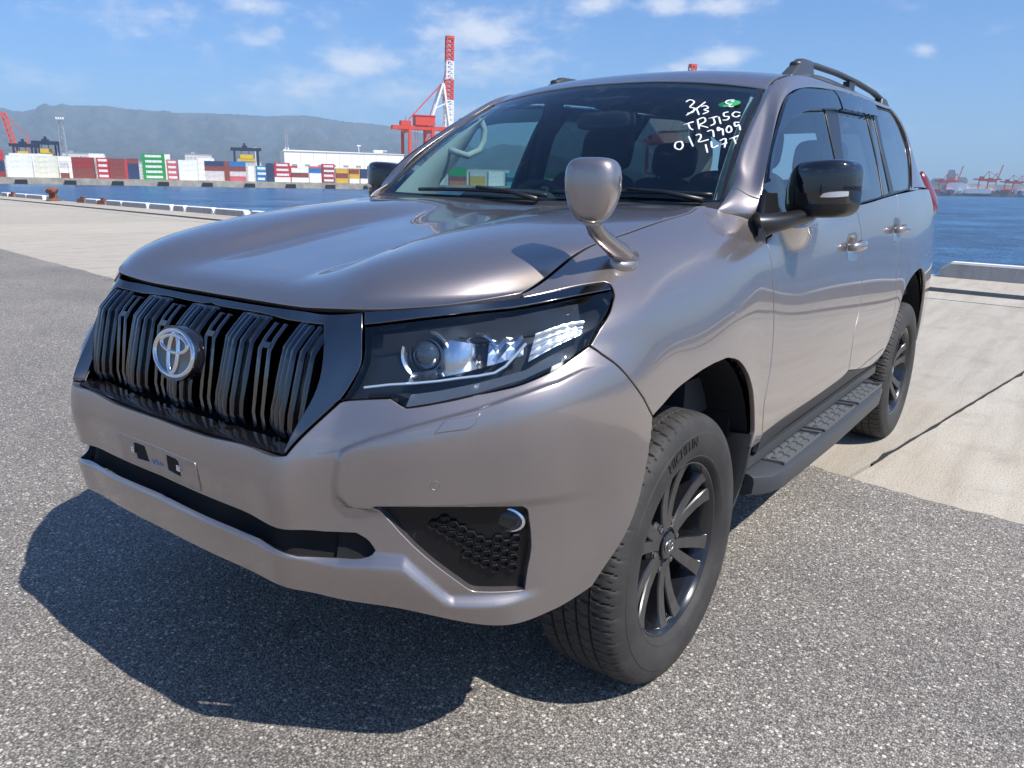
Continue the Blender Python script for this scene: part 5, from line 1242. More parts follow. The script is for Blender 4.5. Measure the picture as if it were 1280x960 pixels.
    for k in range(6):
        a = 2*math.pi*(k+.75)/6
        m = MB(); m.lathe([(.0125, .06), (.0125, .0695), (.0105, .0700), (.0105, .066), (.0085, .066), (.0080, .074), (0, .0755)], 14, Matrix.Translation((.0680*math.cos(a), 0, .0680*math.sin(a))) @ My); m.build('wheel_nut', 'steel', w, smooth=True, angle=30)
    m = MB(); emblem_rings(m, Matrix.Translation((0, .0826, 0)) @ basis((0, 0, 0), (-1, 0, 0), (0, 0, 1), (0, 1, 0)), .28); m.build('wheel_emblem', 'steel', w, smooth=True)
    m = MB(); m.lathe([(.165, -.004), (.165, .008), (.09, .010), (.088, .02), (.05, .022)], 48, My); m.build('brake_disc', 'steel', w, smooth=True, angle=30)
    m = MB(); m.lathe([(.205, -.05), (.165, -.03), (.02, -.02), (0, -.02)], 40, My); m.build('wheel_backing', 'dark_void', w, smooth=True)
    m = MB()
    for k in range(7):
        a = R(20+12*k); m.box((.165*math.cos(a), .004, .165*math.sin(a)), (.05, .07, .04), Matrix.Rotation(-a+math.pi/2, 3, 'Y'))
    m.build('brake_caliper', 'rim_black', w)
    return w
w0 = wheel_parts(); w0.location = (0, .7925, .378); w0.rotation_euler = (0, R(-12), 0)
for (x, y, rz, ry) in ((-2.79, .7925, 0, 33), (0, -.7925, math.pi, 10), (-2.79, -.7925, math.pi, 47)):
    c = copy_tree(w0, CAR); c.location = (x, y, .378); c.rotation_euler = (0, R(ry), rz)
# ------------------------------------------------------------------ the place: quay, water, far terminal, hills
EYE = Vector((1.838, 1.697, 0))
def quay(a, b, z=0.0):
    """a along the quay edge, b towards the water"""
    return Vector((-1.95-.138*a/.99958-.990*b/.99958, .9-.990*a/.99958+.138*b/.99958, z))
# --- materials
def make_asphalt():
    s = NT('asphalt'); v = s.coord()
    vo = s.n('ShaderNodeTexVoronoi'); vo.inputs['Scale'].default_value = 175; s.l(v, vo.inputs['Vector'])
    vo2 = s.n('ShaderNodeTexVoronoi'); vo2.inputs['Scale'].default_value = 80; s.l(v, vo2.inputs['Vector'])
    grey = s.n('ShaderNodeRGBToBW'); s.l(vo.outputs['Color'], grey.inputs[0])
    stones = s.ramp(grey.outputs[0], [(0.05, (0.085, 0.080, 0.076)), (0.40, (0.175, 0.164, 0.152)), (0.72, (0.262, 0.245, 0.226)), (0.94, (0.43, 0.405, 0.375))])
    gap = s.ramp(vo.outputs['Distance'], [(0.25, (1, 1, 1)), (0.75, (0.35, 0.35, 0.37))])
    base = s.mix(1.0, stones, gap, 'MULTIPLY')
    g2 = s.n('ShaderNodeRGBToBW'); s.l(vo2.outputs['Color'], g2.inputs[0])
    big = s.ramp(g2.outputs[0], [(0.74, (0, 0, 0)), (0.80, (1, 1, 1))])
    bigm = s.n('ShaderNodeMath', operation='MULTIPLY'); s.l(big, bigm.inputs[0])
    s.l(s.ramp(vo2.outputs['Distance'], [(0.30, (1, 1, 1)), (0.5, (0, 0, 0))]), bigm.inputs[1])
    base = s.mix(bigm.outputs[0], base, (0.42, 0.40, 0.365))
    patch = s.ramp(s.noise(v, .55, 6, 0.6), [(0.3, (0.80, 0.80, 0.81)), (0.7, (1.14, 1.13, 1.11))])
    streak = s.ramp(s.noise(s.coord((.9, .08, 1)), 1.6, 5, 0.6), [(0.42, (1, 1, 1)), (0.68, (0.86, 0.86, 0.87))])
    patch = s.mix(1.0, patch, streak, 'MULTIPLY')
    spot = s.ramp(s.noise(v, 2.6, 3, 0.4), [(0.70, (1, 1, 1)), (0.76, (0.72, 0.71, 0.70))])
    patch = s.mix(1.0, patch, spot, 'MULTIPLY')
    base = s.mix(1.0, base, patch, 'MULTIPLY')
    base = s.mix(1.0, base, (1.60, 1.55, 1.45), 'MULTIPLY')
    s.l(base, s.b.inputs['Base Color'])
    s.p(Roughness=0.82)
    h = s.mix(0.5, vo.outputs['Distance'], vo2.outputs['Distance'])
    inv = s.n('ShaderNodeInvert'); s.l(h, inv.inputs['Color'])
    s.bump(inv.outputs[0], 0.75, 0.008)
    MAT['asphalt'] = s.m
make_asphalt()
def make_concrete(name, c0, c1, c2, grain=1.0):
    s = NT(name); v = s.coord(); ob = s.n('ShaderNodeObjectInfo')
    tc = s.coord((.6, 5.0, 1.0))
    f = s.noise(tc, 1.1, 7, 0.62); f2 = s.noise(v, 3.0, 8, 0.7); f3 = s.noise(v, 120*grain, 3, 0.6)
    base = s.ramp(f, [(0.30, c0), (0.52, c1), (0.75, c2)])
    base = s.mix(s.ramp(f2, [(0.52, (0, 0, 0)), (0.72, (.55, .55, .55))]), base, tuple(x*.80 for x in c0))
    st = s.noise(s.coord((1.0, 1.6, 1)), .45, 6, 0.65)
    base = s.mix(s.ramp(st, [(0.54, (0, 0, 0)), (0.74, (.6, .6, .6))]), base, (c1[0]*.86, c1[1]*.74, c1[2]*.60))
    speck = s.ramp(f3, [(0.34, (0.52, 0.50, 0.47)), (0.48, (1, 1, 1)), (0.70, (1.14, 1.13, 1.11))])
    base = s.mix(1.0, base, speck, 'MULTIPLY')
    var = s.n('ShaderNodeMapRange'); var.inputs['To Min'].default_value = .93; var.inputs['To Max'].default_value = 1.05
    s.l(ob.outputs['Random'], var.inputs['Value'])
    hs = s.n('ShaderNodeHueSaturation'); s.l(var.outputs[0], hs.inputs['Value']); s.l(base, hs.inputs['Color'])
    s.l(hs.outputs[0], s.b.inputs['Base Color'])
    s.p(Roughness=0.88)
    s.bump(s.mix(0.5, f3, f2), 0.35, 0.004)
    MAT[name] = s.m
make_concrete('apron_concrete', (0.355, 0.315, 0.255), (0.43, 0.388, 0.322), (0.485, 0.445, 0.38))
make_concrete('coping_concrete', (0.34, 0.30, 0.245), (0.42, 0.375, 0.31), (0.48, 0.44, 0.37))
make_concrete('kerb_concrete', (0.36, 0.35, 0.34), (0.42, 0.41, 0.40), (0.47, 0.46, 0.44))
simple('kerb_white', (0.78, 0.78, 0.77), 0.7, var=.10, vscale=6)
simple('joint_dark', (0.02, 0.019, 0.017), 0.9)
simple('rust', (0.20, 0.075, 0.05), 0.85, var=.35, vscale=9)
def make_water():
    s = NT('sea_water'); v = s.coord((1, 1, 1))
    s.p(Base_Color=(0.010, 0.050, 0.105), Roughness=0.22, IOR=1.33)
    s.b.inputs['Specular IOR Level'].default_value = 0.32
    a = s.noise(v, .085, 9, 0.74); b = s.noise(v, 1.1, 5, 0.62); c = s.noise(v, 4.0, 3, 0.55)
    h = s.mix(.45, a, b); h = s.mix(.22, h, c)
    s.bump(h, 1.0, 1.6)
    col = s.ramp(s.mix(.30, a, b), [(0.40, (0.006, 0.034, 0.095)), (0.50, (0.022, 0.090, 0.210)), (0.60, (0.065, 0.180, 0.340))])  # light and dark streaks of the waves painted into the colour
    s.l(col, s.b.inputs['Base Color'])
    MAT['water'] = s.m
make_water()
def make_hill():
    s = NT('hill_forest'); v = s.coord()
    f = s.noise(v, .010, 8, 0.68); g = s.noise(v, .05, 5, 0.6)
    base = s.ramp(f, [(0.34, (0.020, 0.028, 0.022)), (0.50, (0.062, 0.058, 0.050)), (0.66, (0.115, 0.098, 0.088))])
    base = s.mix(s.ramp(g, [(0.40, (0, 0, 0)), (0.70, (.5, .5, .5))]), base, (0.035, 0.05, 0.03))
    s.l(base, s.b.inputs['Base Color']); s.p(Roughness=0.95)
    s.b.inputs['Specular IOR Level'].default_value = 0.1
    MAT['hill'] = s.m
make_hill()
for nm, c in dict(white=(.80, .80, .78), cream=(.74, .72, .58), red=(.50, .045, .05), brown=(.235, .060, .045), darkred=(.30, .035, .035), navy=(.030, .050, .115), blue=(.03, .16, .40), teal=(.04, .28, .36), green=(.02, .30, .06), pale=(.62, .56, .54), pink=(.55, .12, .13), yellow=(.62, .38, .05), grey=(.16, .19, .23), orange=(.55, .16, .04)).items():
    simple('box_'+nm, c, 0.55, var=.14, vscale=.6)
simple('crane_red', (0.60, 0.055, 0.025), 0.5, var=.1, vscale=.2)
simple('crane_white', (0.78, 0.77, 0.75), 0.5)
simple('crane_navy', (0.02, 0.028, 0.06), 0.5)
simple('crane_yellow', (0.62, 0.42, 0.03), 0.5)
simple('tower_grey', (0.28, 0.31, 0.35), 0.5)
simple('wall_white', (0.76, 0.76, 0.74), 0.8)
simple('quay_wall', (0.34, 0.31, 0.25), 0.9, var=.3, vscale=.3)
simple('fender_black', (0.015, 0.015, 0.017), 0.8)
simple('house_pale', (0.55, 0.53, 0.50), 0.85, var=.2, vscale=.02)

rng = random.Random(7)
def sheet(name, pts, mat, z, kind='structure'):
    o = mesh_obj(name, [(p[0], p[1], z) for p in pts], [tuple(range(len(pts)))], mat, smooth=False)
    return tag(o, kind=kind)
# --- sea: one sheet to the horizon
o = sheet('sea', [(-8600, -8600), (8600, -8600), (8600, 8600), (-8600, 8600)], 'water', -1.8)
# --- asphalt: jagged edge against the concrete, overlapping it slightly
edge = []; a = -300.0
while a < 300:
    b = .020*math.sin(a*.7)+rng.uniform(-.012, .012)+.012*math.sin(a*5.1)
    edge.append(quay(a, b)); a += .045 if -9 < a < 14 else 2.0
far = [quay(300, -400), quay(-300, -400)]
def asphalt():
    n = len(edge); vs = [(p.x, p.y, .004) for p in edge]+[(p.x, p.y, -.05) for p in edge]
    back = [quay(-300+600*i/(n-1), -400) for i in range(n)]
    vs += [(p.x, p.y, .004) for p in back]
    fs = []
    for i in range(n-1): fs += [(i, i+1, n+i+1, n+i), (i+1, i, 2*n+i, 2*n+i+1)]
    o = mesh_obj('asphalt_ground', vs, fs, 'asphalt', smooth=False)
    bm = bmesh.new(); bm.from_mesh(o.data); bmesh.ops.recalc_face_normals(bm, faces=bm.faces[:])
    if max(bm.faces, key=lambda f: f.calc_area()).normal.z < 0: bmesh.ops.reverse_faces(bm, faces=bm.faces[:])
    bm.to_mesh(o.data); bm.free()
    tag(o, kind='structure')
asphalt()
# --- concrete apron: slabs with open joints, on a dark bed
bed = MB(); q = [quay(-300, .3, -.005), quay(300, .3, -.005), quay(300, 10.5, -.005), quay(-300, 10.5, -.005)]
bed.hull8([Vector((p.x, p.y, -2.6)) for p in q], q); apron = tag(bed.build('apron', 'joint_dark', smooth=False), kind='structure')
def slab(a0, a1, b0, b1, z1, mat, name, parent, j=.0085, z0=-.05, rough=True):
    m = MB(); top, low = [], []
    def edge_pts(p, q_, n):
        return [(p[0]+(q_[0]-p[0])*k/n, p[1]+(q_[1]-p[1])*k/n) for k in range(n)]
    cs = [(a0+j, b0+j), (a1-j, b0+j), (a1-j, b1-j), (a0+j, b1-j)]
    near = rough and abs(a0) < 25
    loop = []
    for k in range(4):
        L = math.dist(cs[k], cs[(k+1) % 4]); n = max(1, int(L/.12)) if near else 1
        loop += edge_pts(cs[k], cs[(k+1) % 4], n)
    ca, cb = (a0+a1)/2, (b0+b1)/2
    for (a, b) in loop:
        d = rng.uniform(0, .006)+(rng.uniform(.006, .022) if rng.random() < .05 else 0) if near else 0
        a += math.copysign(d, ca-a) if abs(abs(a-ca)-(a1-a0)/2+j) < 1e-6 else 0
        b += math.copysign(d, cb-b) if abs(abs(b-cb)-(b1-b0)/2+j) < 1e-6 else 0
        p = quay(a, b); top.append(Vector((p.x, p.y, z1))); low.append(Vector((p.x, p.y, z0)))
    n = len(top)
    m.add(top+low, [tuple(range(n))]+[(i, n+i, n+(i+1) % n, (i+1) % n) for i in range(n)])
    o = m.build(name, mat, parent, smooth=False, recalc=True)
    if o.data.polygons[0].normal.z < 0: o.data.flip_normals()
    return o
A = [-200, -150, -110, -80, -60, -45]+[-40+5*i for i in range(32)]+[130, 150, 180, 230]
for a0, a1 in zip(A, A[1:]):
    slab(a0, a1, -.35, 7.45, 0.0, 'apron_concrete', 'concrete_slab', apron)
    slab(a0, a1, 7.45, 8.28, 0.003, 'apron_concrete', 'concrete_slab', apron, j=.008)
for a0 in range(-60, 110, 10):
    slab(a0, a0+10, 8.50, 9.12, .035, 'coping_concrete', 'rail_beam', apron, j=.010)
    slab(a0, a0+10, 9.20, 10.62, .020, 'coping_concrete', 'coping_stone', apron, j=.015)
# --- kerb blocks on the quay edge
KERBS = [(61.49, 63.21), (56.92, 59.63), (53.2, 56.92), (51.25, 52.54), (43.41, 45.46), (39.93, 42.2), (36.64, 39.93), (33.9, 36.45), (32.47, 33.72), (29.69, 32.38), (26.97, 29.62), (23.4, 26.6), (19.6, 23.0), (16.0, 19.2), (12.2, 15.6), (8.4, 11.8), (4.8, 8.0)]
def kerb_mesh(a0, a1):
    m = MB(); b0, b1, h = 10.33, 10.60, .27
    m.cur = 0
    prof = [(b0, .020), (b0+.015, h-.03), (b0+.05, h), (b1-.04, h), (b1, h-.04), (b1, .020)]
    ends = ((a0, .10), (a0+.14, 0), (a1-.14, 0), (a1, .10))
    rings = [[quay(a, b, z-(dz if z > .1 else 0)) for b, z in prof] for a, dz in ends]
    vs = [p for r in rings for p in r]; fs = []; mi = []
    n = len(prof)
    for i in range(3):
        for k in range(n-1):
            fs.append((i*n+k, i*n+k+1, (i+1)*n+k+1, (i+1)*n+k)); mi.append(1 if k in (1, 2, 3) or i != 1 else 0)  # white top is paint; white ends put their sunlit look into the colour
    fs += [tuple(range(n)), tuple(range(3*n, 4*n))]; mi += [1, 1]
    m.v = vs; m.f = fs; m.mi = mi
    return m
for a0, a1 in KERBS:
    o = kerb_mesh(a0, a1).build('quay_kerb', 'kerb_concrete', mats=['kerb_concrete', 'kerb_white'])
    tag(o, 'low concrete kerb block with white painted top along the quay edge', 'kerb', 'white topped kerb blocks along the quay edge')
m = kerb_mesh(-2.2, 2.72); m.mi = [0 if k != 1 else 1 for k in m.mi]
m.mi = [1 if i in (2, 7, 12) else 0 for i in range(len(m.f))]
tag(m.build('quay_kerb', 'kerb_concrete', mats=['kerb_concrete', 'kerb_white']), 'long grey kerb block right of the car behind the rear wheel', 'kerb')
for a0, a1 in ((-6.0, -2.6), (-10, -6.4), (-14, -10.4)):
    tag(kerb_mesh(a0, a1).build('quay_kerb', 'kerb_concrete', mats=['kerb_concrete', 'kerb_white']), 'low concrete kerb block with white painted top along the quay edge', 'kerb', 'white topped kerb blocks along the quay edge')
def bollard(a, s, label):
    root = empty('bollard', quay(a, 10.05, .02)); tag(root, label, 'bollard')
    m = MB(); m.lathe([(.30*s, 0), (.30*s, .06*s), (.19*s, .10*s), (.16*s, .34*s), (.24*s, .46*s), (.25*s, .52*s), (.17*s, .60*s), (0, .62*s)], 18); m.build('bollard_post', 'rust', root, smooth=True, angle=40)
    m = MB(); m.tube([(.10*s, -.34*s, .40*s), (.04*s, -.15*s, .50*s), (.04*s, .15*s, .50*s), (.10*s, .34*s, .40*s)], [.09*s, .13*s, .13*s, .09*s], 10); m.build('bollard_horn', 'rust', root, smooth=True)
bollard(49.96, 1.25, 'rusty brown T-head mooring bollard on the quay edge at far left')
for k, a in enumerate((60.5, 46.02, 42.83)):
    root = empty('mooring_block', quay(a, 10.45, .02)); tag(root, ('short rusty red mooring block nearest the left edge of the quay', 'short rusty red mooring block just right of the T-head bollard', 'short rusty red mooring block between two white topped kerb blocks')[k], 'mooring block')
    m = MB(); m.hull8([(-.16, -.45, 0), (.16, -.45, 0), (.16, .45, 0), (-.16, .45, 0)], [(-.12, -.36, .22), (.12, -.36, .22), (.12, .36, .22), (-.12, .36, .22)]); m.build('block_base', 'rust', root)
    m = MB(); m.tube([(0, -.2, .20), (0, -.2, .30), (0, .2, .30), (0, .2, .20)], .045, 8); m.build('block_loop', 'rust', root, smooth=True)
# small litter and pebbles that show in the photograph
for (x, y, s, lab) in ((-.30, -7.0, .07, 'white paper scrap on the asphalt left of the grille'),):
    m = MB(); m.hull8([(-s, -s*.35, 0), (s, -s*.25, .004), (s*.8, s*.3, .002), (-s*.8, s*.35, 0)], [(-s, -s*.35, .004), (s, -s*.25, .009), (s*.8, s*.3, .006), (-s*.8, s*.35, .004)])
    tag(m.build('litter', 'pale_scrap', loc=(x, y, .005)), lab, 'litter')

# --- far terminal across the basin (own frame: u to the right, w away, z up)
A0 = 238.0
FWD = Vector((math.cos(R(A0)), math.sin(R(A0)), 0)); RGT = Vector((math.sin(R(A0)), -math.cos(R(A0)), 0))
def far(u, w, z): return EYE+RGT*u+FWD*w+Vector((0, 0, z))
ROT = math.atan2(RGT.y, RGT.x)
DK = 1.2
m = MB(); m.hull8([far(-700, 424, -4), far(420, 424, -4), far(420, 1500, -4), far(-700, 1500, -4)], [far(-700, 424, DK), far(420, 424, DK), far(420, 1500, DK), far(-700, 1500, DK)])
tq = m.build('terminal_quay', 'quay_wall'); tag(tq, kind='structure')
for k in range(40):
    m = MB(); u = -400+20*k
    m.hull8([far(u-2.4, 422.8, -1.9), far(u+2.4, 422.8, -1.9), far(u+2.4, 424.2, -1.9), far(u-2.4, 424.2, -1.9)], [far(u-2.4, 422.8, .2), far(u+2.4, 422.8, .2), far(u+2.4, 424.2, .2), far(u-2.4, 424.2, .2)])
    m.build('quay_fender', 'fender_black', tq)
STACKS = [  # u from, u to, colours bottom to top, tier height, stripes, description of the stack
 (-95.5, -87.0, 'darkred navy navy red red', 2.42, 0, 'mixed stack at the left edge'),
 (-85.8, -75.6, 'white white white white', 2.42, 0, 'plain white stack under the left yard crane'),
 (-74.6, -65.1, 'cream cream cream cream', 2.42, 0, 'cream stack under the second yard crane'),
 (-64.4, -61.0, 'brown white pale', 2.3, 0, 'low stack right of the cream stack'),
 (-59.3, -49.9, 'brown brown darkred darkred', 2.42, 0, 'wide brown stack left of the striped red stack'),
 (-48.8, -43.7, 'red red red red', 2.42, 1, 'striped red stack between two brown stacks'),
 (-43.3, -37.0, 'brown brown brown brown', 2.36, 0, 'brown stack right of the striped red stack'),
 (-35.6, -30.8, 'navy navy navy brown', 2.42, 0, 'navy stack left of the green stack'),
 (-29.0, -18.9, 'green green green green green', 2.44, 1, 'tall green stack with white lettering'),
 (-18.2, -13.4, 'pink pink pink pink', 2.42, 1, 'pinkish red stack right of the green stack'),
 (-12.8, -4.2, 'white white white white', 2.42, 0, 'white stack right of the pinkish red stack'),
 (-.9, 8.2, 'pale pale brown navy', 2.38, 0, 'banded stack left of the third yard crane'),
 (10.8, 18.6, 'pink pale brown blue', 2.38, 0, 'blue topped stack under the third yard crane'),
 (19.6, 22.5, 'white white white', 2.5, 0, 'narrow white stack right of the third yard crane'),
 (23.5, 28.4, 'blue blue teal', 2.6, 1, 'blue and teal stack'),
 (29.0, 31.9, 'navy navy navy navy', 2.3, 0, 'narrow navy stack'),
 (32.5, 40.3, 'white red red red', 2.4, 1, 'red stack left of the long white hall'),
 (41.0, 49.5, 'white brown white', 2.4, 0, 'brown banded stack in front of the hall'),
 (49.9, 56.1, 'white white blue', 2.4, 0, 'blue topped white stack'),
 (56.5, 63.1, 'brown red brown red', 2.4, 1, 'red and brown stack in front of the hall'),
 (63.6, 69.9, 'yellow brown yellow', 2.5, 0, 'yellow stack in front of the hall'),
 (70.7, 75.8, 'white yellow brown', 2.4, 0, 'yellow and brown stack'),
 (76.6, 81.4, 'white navy navy', 2.5, 0, 'navy stack left of the car mirror'),
 (82.0, 87.0, 'white grey grey darkred', 2.4, 0, 'grey stack beside the car mirror'),
 (90, 100, 'white brown navy', 2.4, 0, 'navy topped stack behind the car mirror'),
 (102, 112, 'orange orange red', 2.4, 0, 'orange stack behind the car mirror'),
 (114, 123, 'pale white white', 2.4, 0, 'pale stack behind the screen pillar'),
 (126, 136, 'orange brown green green', 2.4, 0, 'green topped stack seen through the screen'),
 (138, 147, 'yellow yellow pale', 2.5, 0, 'tan stack seen through the screen'),
 (149, 158, 'white white white', 2.6, 1, 'white stack seen through the screen'),
 (160, 167, 'teal navy teal', 2.4, 0, 'teal stack seen through the screen'),
 (170, 180, 'green yellow yellow', 2.4, 0, 'yellow stack seen through the screen'),
 (183, 193, 'red white green', 2.4, 0, 'green topped red stack behind the steering wheel'),
 (196, 206, 'white red red', 2.4, 0, 'red stack right of the steering wheel'),
 (210, 222, 'navy blue white', 2.4, 0, 'blue stack hidden behind the dashboard')]
ORD = ('bottom', 'second tier', 'third tier', 'fourth tier', 'top')
cmesh = {}
def container(u0, u1, w, z, h, col, stripes, label, group):
    L, Dp = u1-u0, 2.44
    key = (round(L, 2), h, col)
    if key not in cmesh:
        m = MB(); m.box((L/2, Dp/2, h/2), (L-.10, Dp-.10, h-.10))
        for x in (.08, L-.08):
            for y in (.08, Dp-.08): m.box((x, y, h/2), (.16, .16, h-.02))
        for z_ in (.07, h-.07):
            for y in (.06, Dp-.06): m.box((L/2, y, z_), (L-.34, .10, .12))
        for k in range(int(L/.9)): m.box((.5+k*.9, .035, h/2), (.35, .05, h-.36))
        o = m.build('shipping_container', 'box_'+col); cmesh[key] = o
    else:
        o = cmesh[key].copy(); COL.objects.link(o)
    o.location = far(u0, w, z); o.rotation_euler = (0, 0, ROT)
    tag(o, label, 'container', group)
    if stripes:
        m = MB(); x = L*.14
        while x < L*.84:
            wd = rng.choice((.35, .5, .7)); m.box((x+wd/2, -.015, h*.52), (wd*.86, .05, h*.46)); x += wd
        m.build('painted_name', 'box_white', o)
for (u0, u1, cols, h, st, desc) in STACKS:
    cl = cols.split()
    for k, c in enumerate(cl):
        pos = 'top' if k == len(cl)-1 else ORD[k]
        word = {'pale': 'pale grey', 'pink': 'pinkish red', 'darkred': 'dark red'}.get(c, c)
        container(u0, u1, 428, DK+k*h, h, c, st and c != 'white', '%s container, %s of the %s' % (word, pos, desc), 'stacked shipping containers')
# the second row, of which only the tops show
BACK = [(-88, -70, 'white', 12.4), (-70, -58, 'white', 11.6), (-57, -48, 'green', 11.2), (-54, -47, 'white', 13.2), (-46, -36, 'red', 11.0), (-24, -17, 'white', 13.9), (-4, 4, 'white', 12.6), (8, 14, 'brown', 11.2), (29.5, 36, 'navy', 10.3), (40, 46, 'red', 9.7), (52, 59, 'pink', 9.8), (73, 80, 'yellow', 9.2), (84, 92, 'brown', 10.6)]
BD = ['white container rising behind the plain white stack', 'white container rising behind the cream stack', 'green container rising behind the wide brown stack', 'small white container on top of the green one at the back', 'red container rising behind the brown stack', 'white container rising behind the tall green stack', 'white container rising behind the gap beside the white stack', 'brown container rising behind the blue topped stack', 'navy container rising behind the narrow navy stack', 'red container rising behind the brown banded stack', 'pinkish red container rising behind the red and brown stack', 'yellow container rising behind the yellow and brown stack', 'brown container rising behind the car mirror']
for (u0, u1, c, top), lab in zip(BACK, BD):
    root = empty('shipping_container', far(u0, 446, DK), ROT); tag(root, lab, 'container', 'containers in the second row')
    m = MB(); L = u1-u0; z = 0; n = 4; h = (top-DK)/n
    for k in range(n):
        m.box((L/2, 1.2, h*(k+.5)), (L-.05, 2.4, h-.08))
        m.box((L/2, 1.2, h*(k+.96)), (L, 2.5, .1))
    m.build('container_body', 'box_'+c, root)
# rubber tyred yard cranes
def yard_crane(u0, u1, w, top, label):
    root = empty('yard_crane', far(u0, w, DK), ROT); tag(root, label, 'crane', None)
    L = u1-u0; h = top-DK
    for x in (.6, L-.6):
        for y in (0, 9):
            m = MB(); m.box((x, y, h/2), (.8, .9, h)); m.build('crane_leg', 'crane_navy', root)
        m = MB(); m.box((x, 4.5, h*.62), (.6, 8, .6)); m.box((x, 4.5, 1.2), (.9, 11, .9)); m.build('crane_sill', 'crane_navy', root)
    for y in (0, 9):
        m = MB(); m.box((L/2, y, h-.5), (L+2.4, 1.0, 1.5)); m.build('crane_beam', 'crane_navy', root)
    m = MB(); m.box((L*.45, 4.5, h+.5), (2.6, 7, 1.6)); m.box((L*.45, 4.5, h+1.9), (1.2, 1.2, 1.6)); m.build('crane_trolley', 'crane_navy', root)
    m = MB(); m.box((L*.5, .5, h-4.6), (L*.5, 3.0, 2.2)); m.box((L*.5, .5, h-6.3), (L*.7, 2.6, 1.1)); m.build('crane_cabin', 'crane_yellow', root)
    m = MB(); m.bar((L*.3, 2, h-4), (L*.3, 2, h-.8), .25); m.bar((L*.6, 2, h-4), (L*.6, 2, h-.8), .25); m.build('crane_rope', 'crane_navy', root)
yard_crane(-90.9, -81.6, 470, 17.4, 'dark yard crane with yellow cabin behind the plain white stack')
yard_crane(-81.0, -70.9, 470, 19.0, 'dark yard crane with yellow cabin behind the cream stack')
yard_crane(14.5, 28.1, 470, 19.0, 'dark yard crane with yellow cabin behind the blue topped stack')
# long white hall
root = empty('warehouse', far(45.9, 520, DK), ROT); tag(root, 'long low white warehouse hall behind the container stacks', 'warehouse')
m = MB(); m.box((38, 15, 9.3), (76, 30, 18.6)); m.build('wall', 'wall_white', root)
m = MB(); m.hull8([(-.5, -.5, 18.65), (76.5, -.5, 18.65), (76.5, 30.5, 18.65), (-.5, 30.5, 18.65)], [(-.5, -.5, 19.6), (76.5, -.5, 19.0), (76.5, 30.5, 19.0), (-.5, 30.5, 19.6)]); rf = m.build('roof', 'wall_white', root)
m = MB(); m.box((60, 6, 20.4), (6, 5, 1.6)); m.build('roof_vent', 'wall_white', rf)
for x in (6, 14, 22, 30, 38, 46, 54, 62, 70):
    m = MB(); m.box((x, -.05, 10.5), (3.2, .2, 1.1)); m.build('window', 'tower_grey', root)
    m = MB(); m.box((x+4, -.06, 9.3), (.25, .15, 18.4)); m.build('wall_rib', 'box_pale', root)
def lattice(m, u, w, z0, z1, r0, r1, n, t):
    rings = []
    for k in range(n+1):
        f_ = k/n; r = r0+(r1-r0)*f_; z = z0+(z1-z0)*f_
        rings.append([Vector((u+sx*r, w+sy*r, z)) for sx, sy in ((-1, -1), (1, -1), (1, 1), (-1, 1))])
    for a, b in zip(rings, rings[1:]):
        for k in range(4):
            m.bar(a[k], b[k], t); m.bar(a[k], b[(k+1) % 4], t*.6); m.bar(b[k], b[(k+1) % 4], t*.6)
root = empty('light_tower', far(-66.5, 460, DK), ROT); tag(root, 'tall grey lattice floodlight tower behind the cream stack', 'tower')
m = MB(); lattice(m, 0, 0, 0, 27.5, 1.7, .9, 10, .28); m.build('tower_mast', 'tower_grey', root)
m = MB(); m.box((0, 0, 28.0), (3.6, 2.4, .4)); m.build('tower_deck', 'tower_grey', root)
m = MB(); [m.box((x, -1.1, 28.8), (.7, .3, .9)) for x in (-1.5, -.5, .5, 1.5)]; m.build('floodlight', 'crane_white', root)
root = empty('antenna_mast', far(48.6, 530, DK), ROT); tag(root, 'slim lattice antenna mast at the left end of the warehouse', 'mast')
m = MB(); lattice(m, 0, 0, 0, 21, 1.4, 1.1, 8, .25); m.build('mast_frame', 'crane_white', root)
m = MB(); lattice(m, 0, 0, 21, 30.5, .9, .5, 5, .28); m.bar((0, 0, 30), (0, 0, 33), .2); m.build('mast_top', 'tower_grey', root)
for i, (u, w, h) in enumerate(((96, 540, 24), (31, 560, 21), (118, 560, 22))):
    root = empty('lamp_mast', far(u, w, DK), ROT); tag(root, ('thin lamp mast in front of the long white hall', 'thin lamp mast left of the antenna mast', 'thin lamp mast at the right end of the hall')[i], 'lamp mast')
    m = MB(); m.tube([(0, 0, 0), (0, 0, h)], [.35, .2], 8); m.build('mast_pole', 'crane_white', root)
    m = MB(); m.box((0, 0, h+.3), (2.6, .8, .6)); m.build('lamp_head', 'crane_white', root)
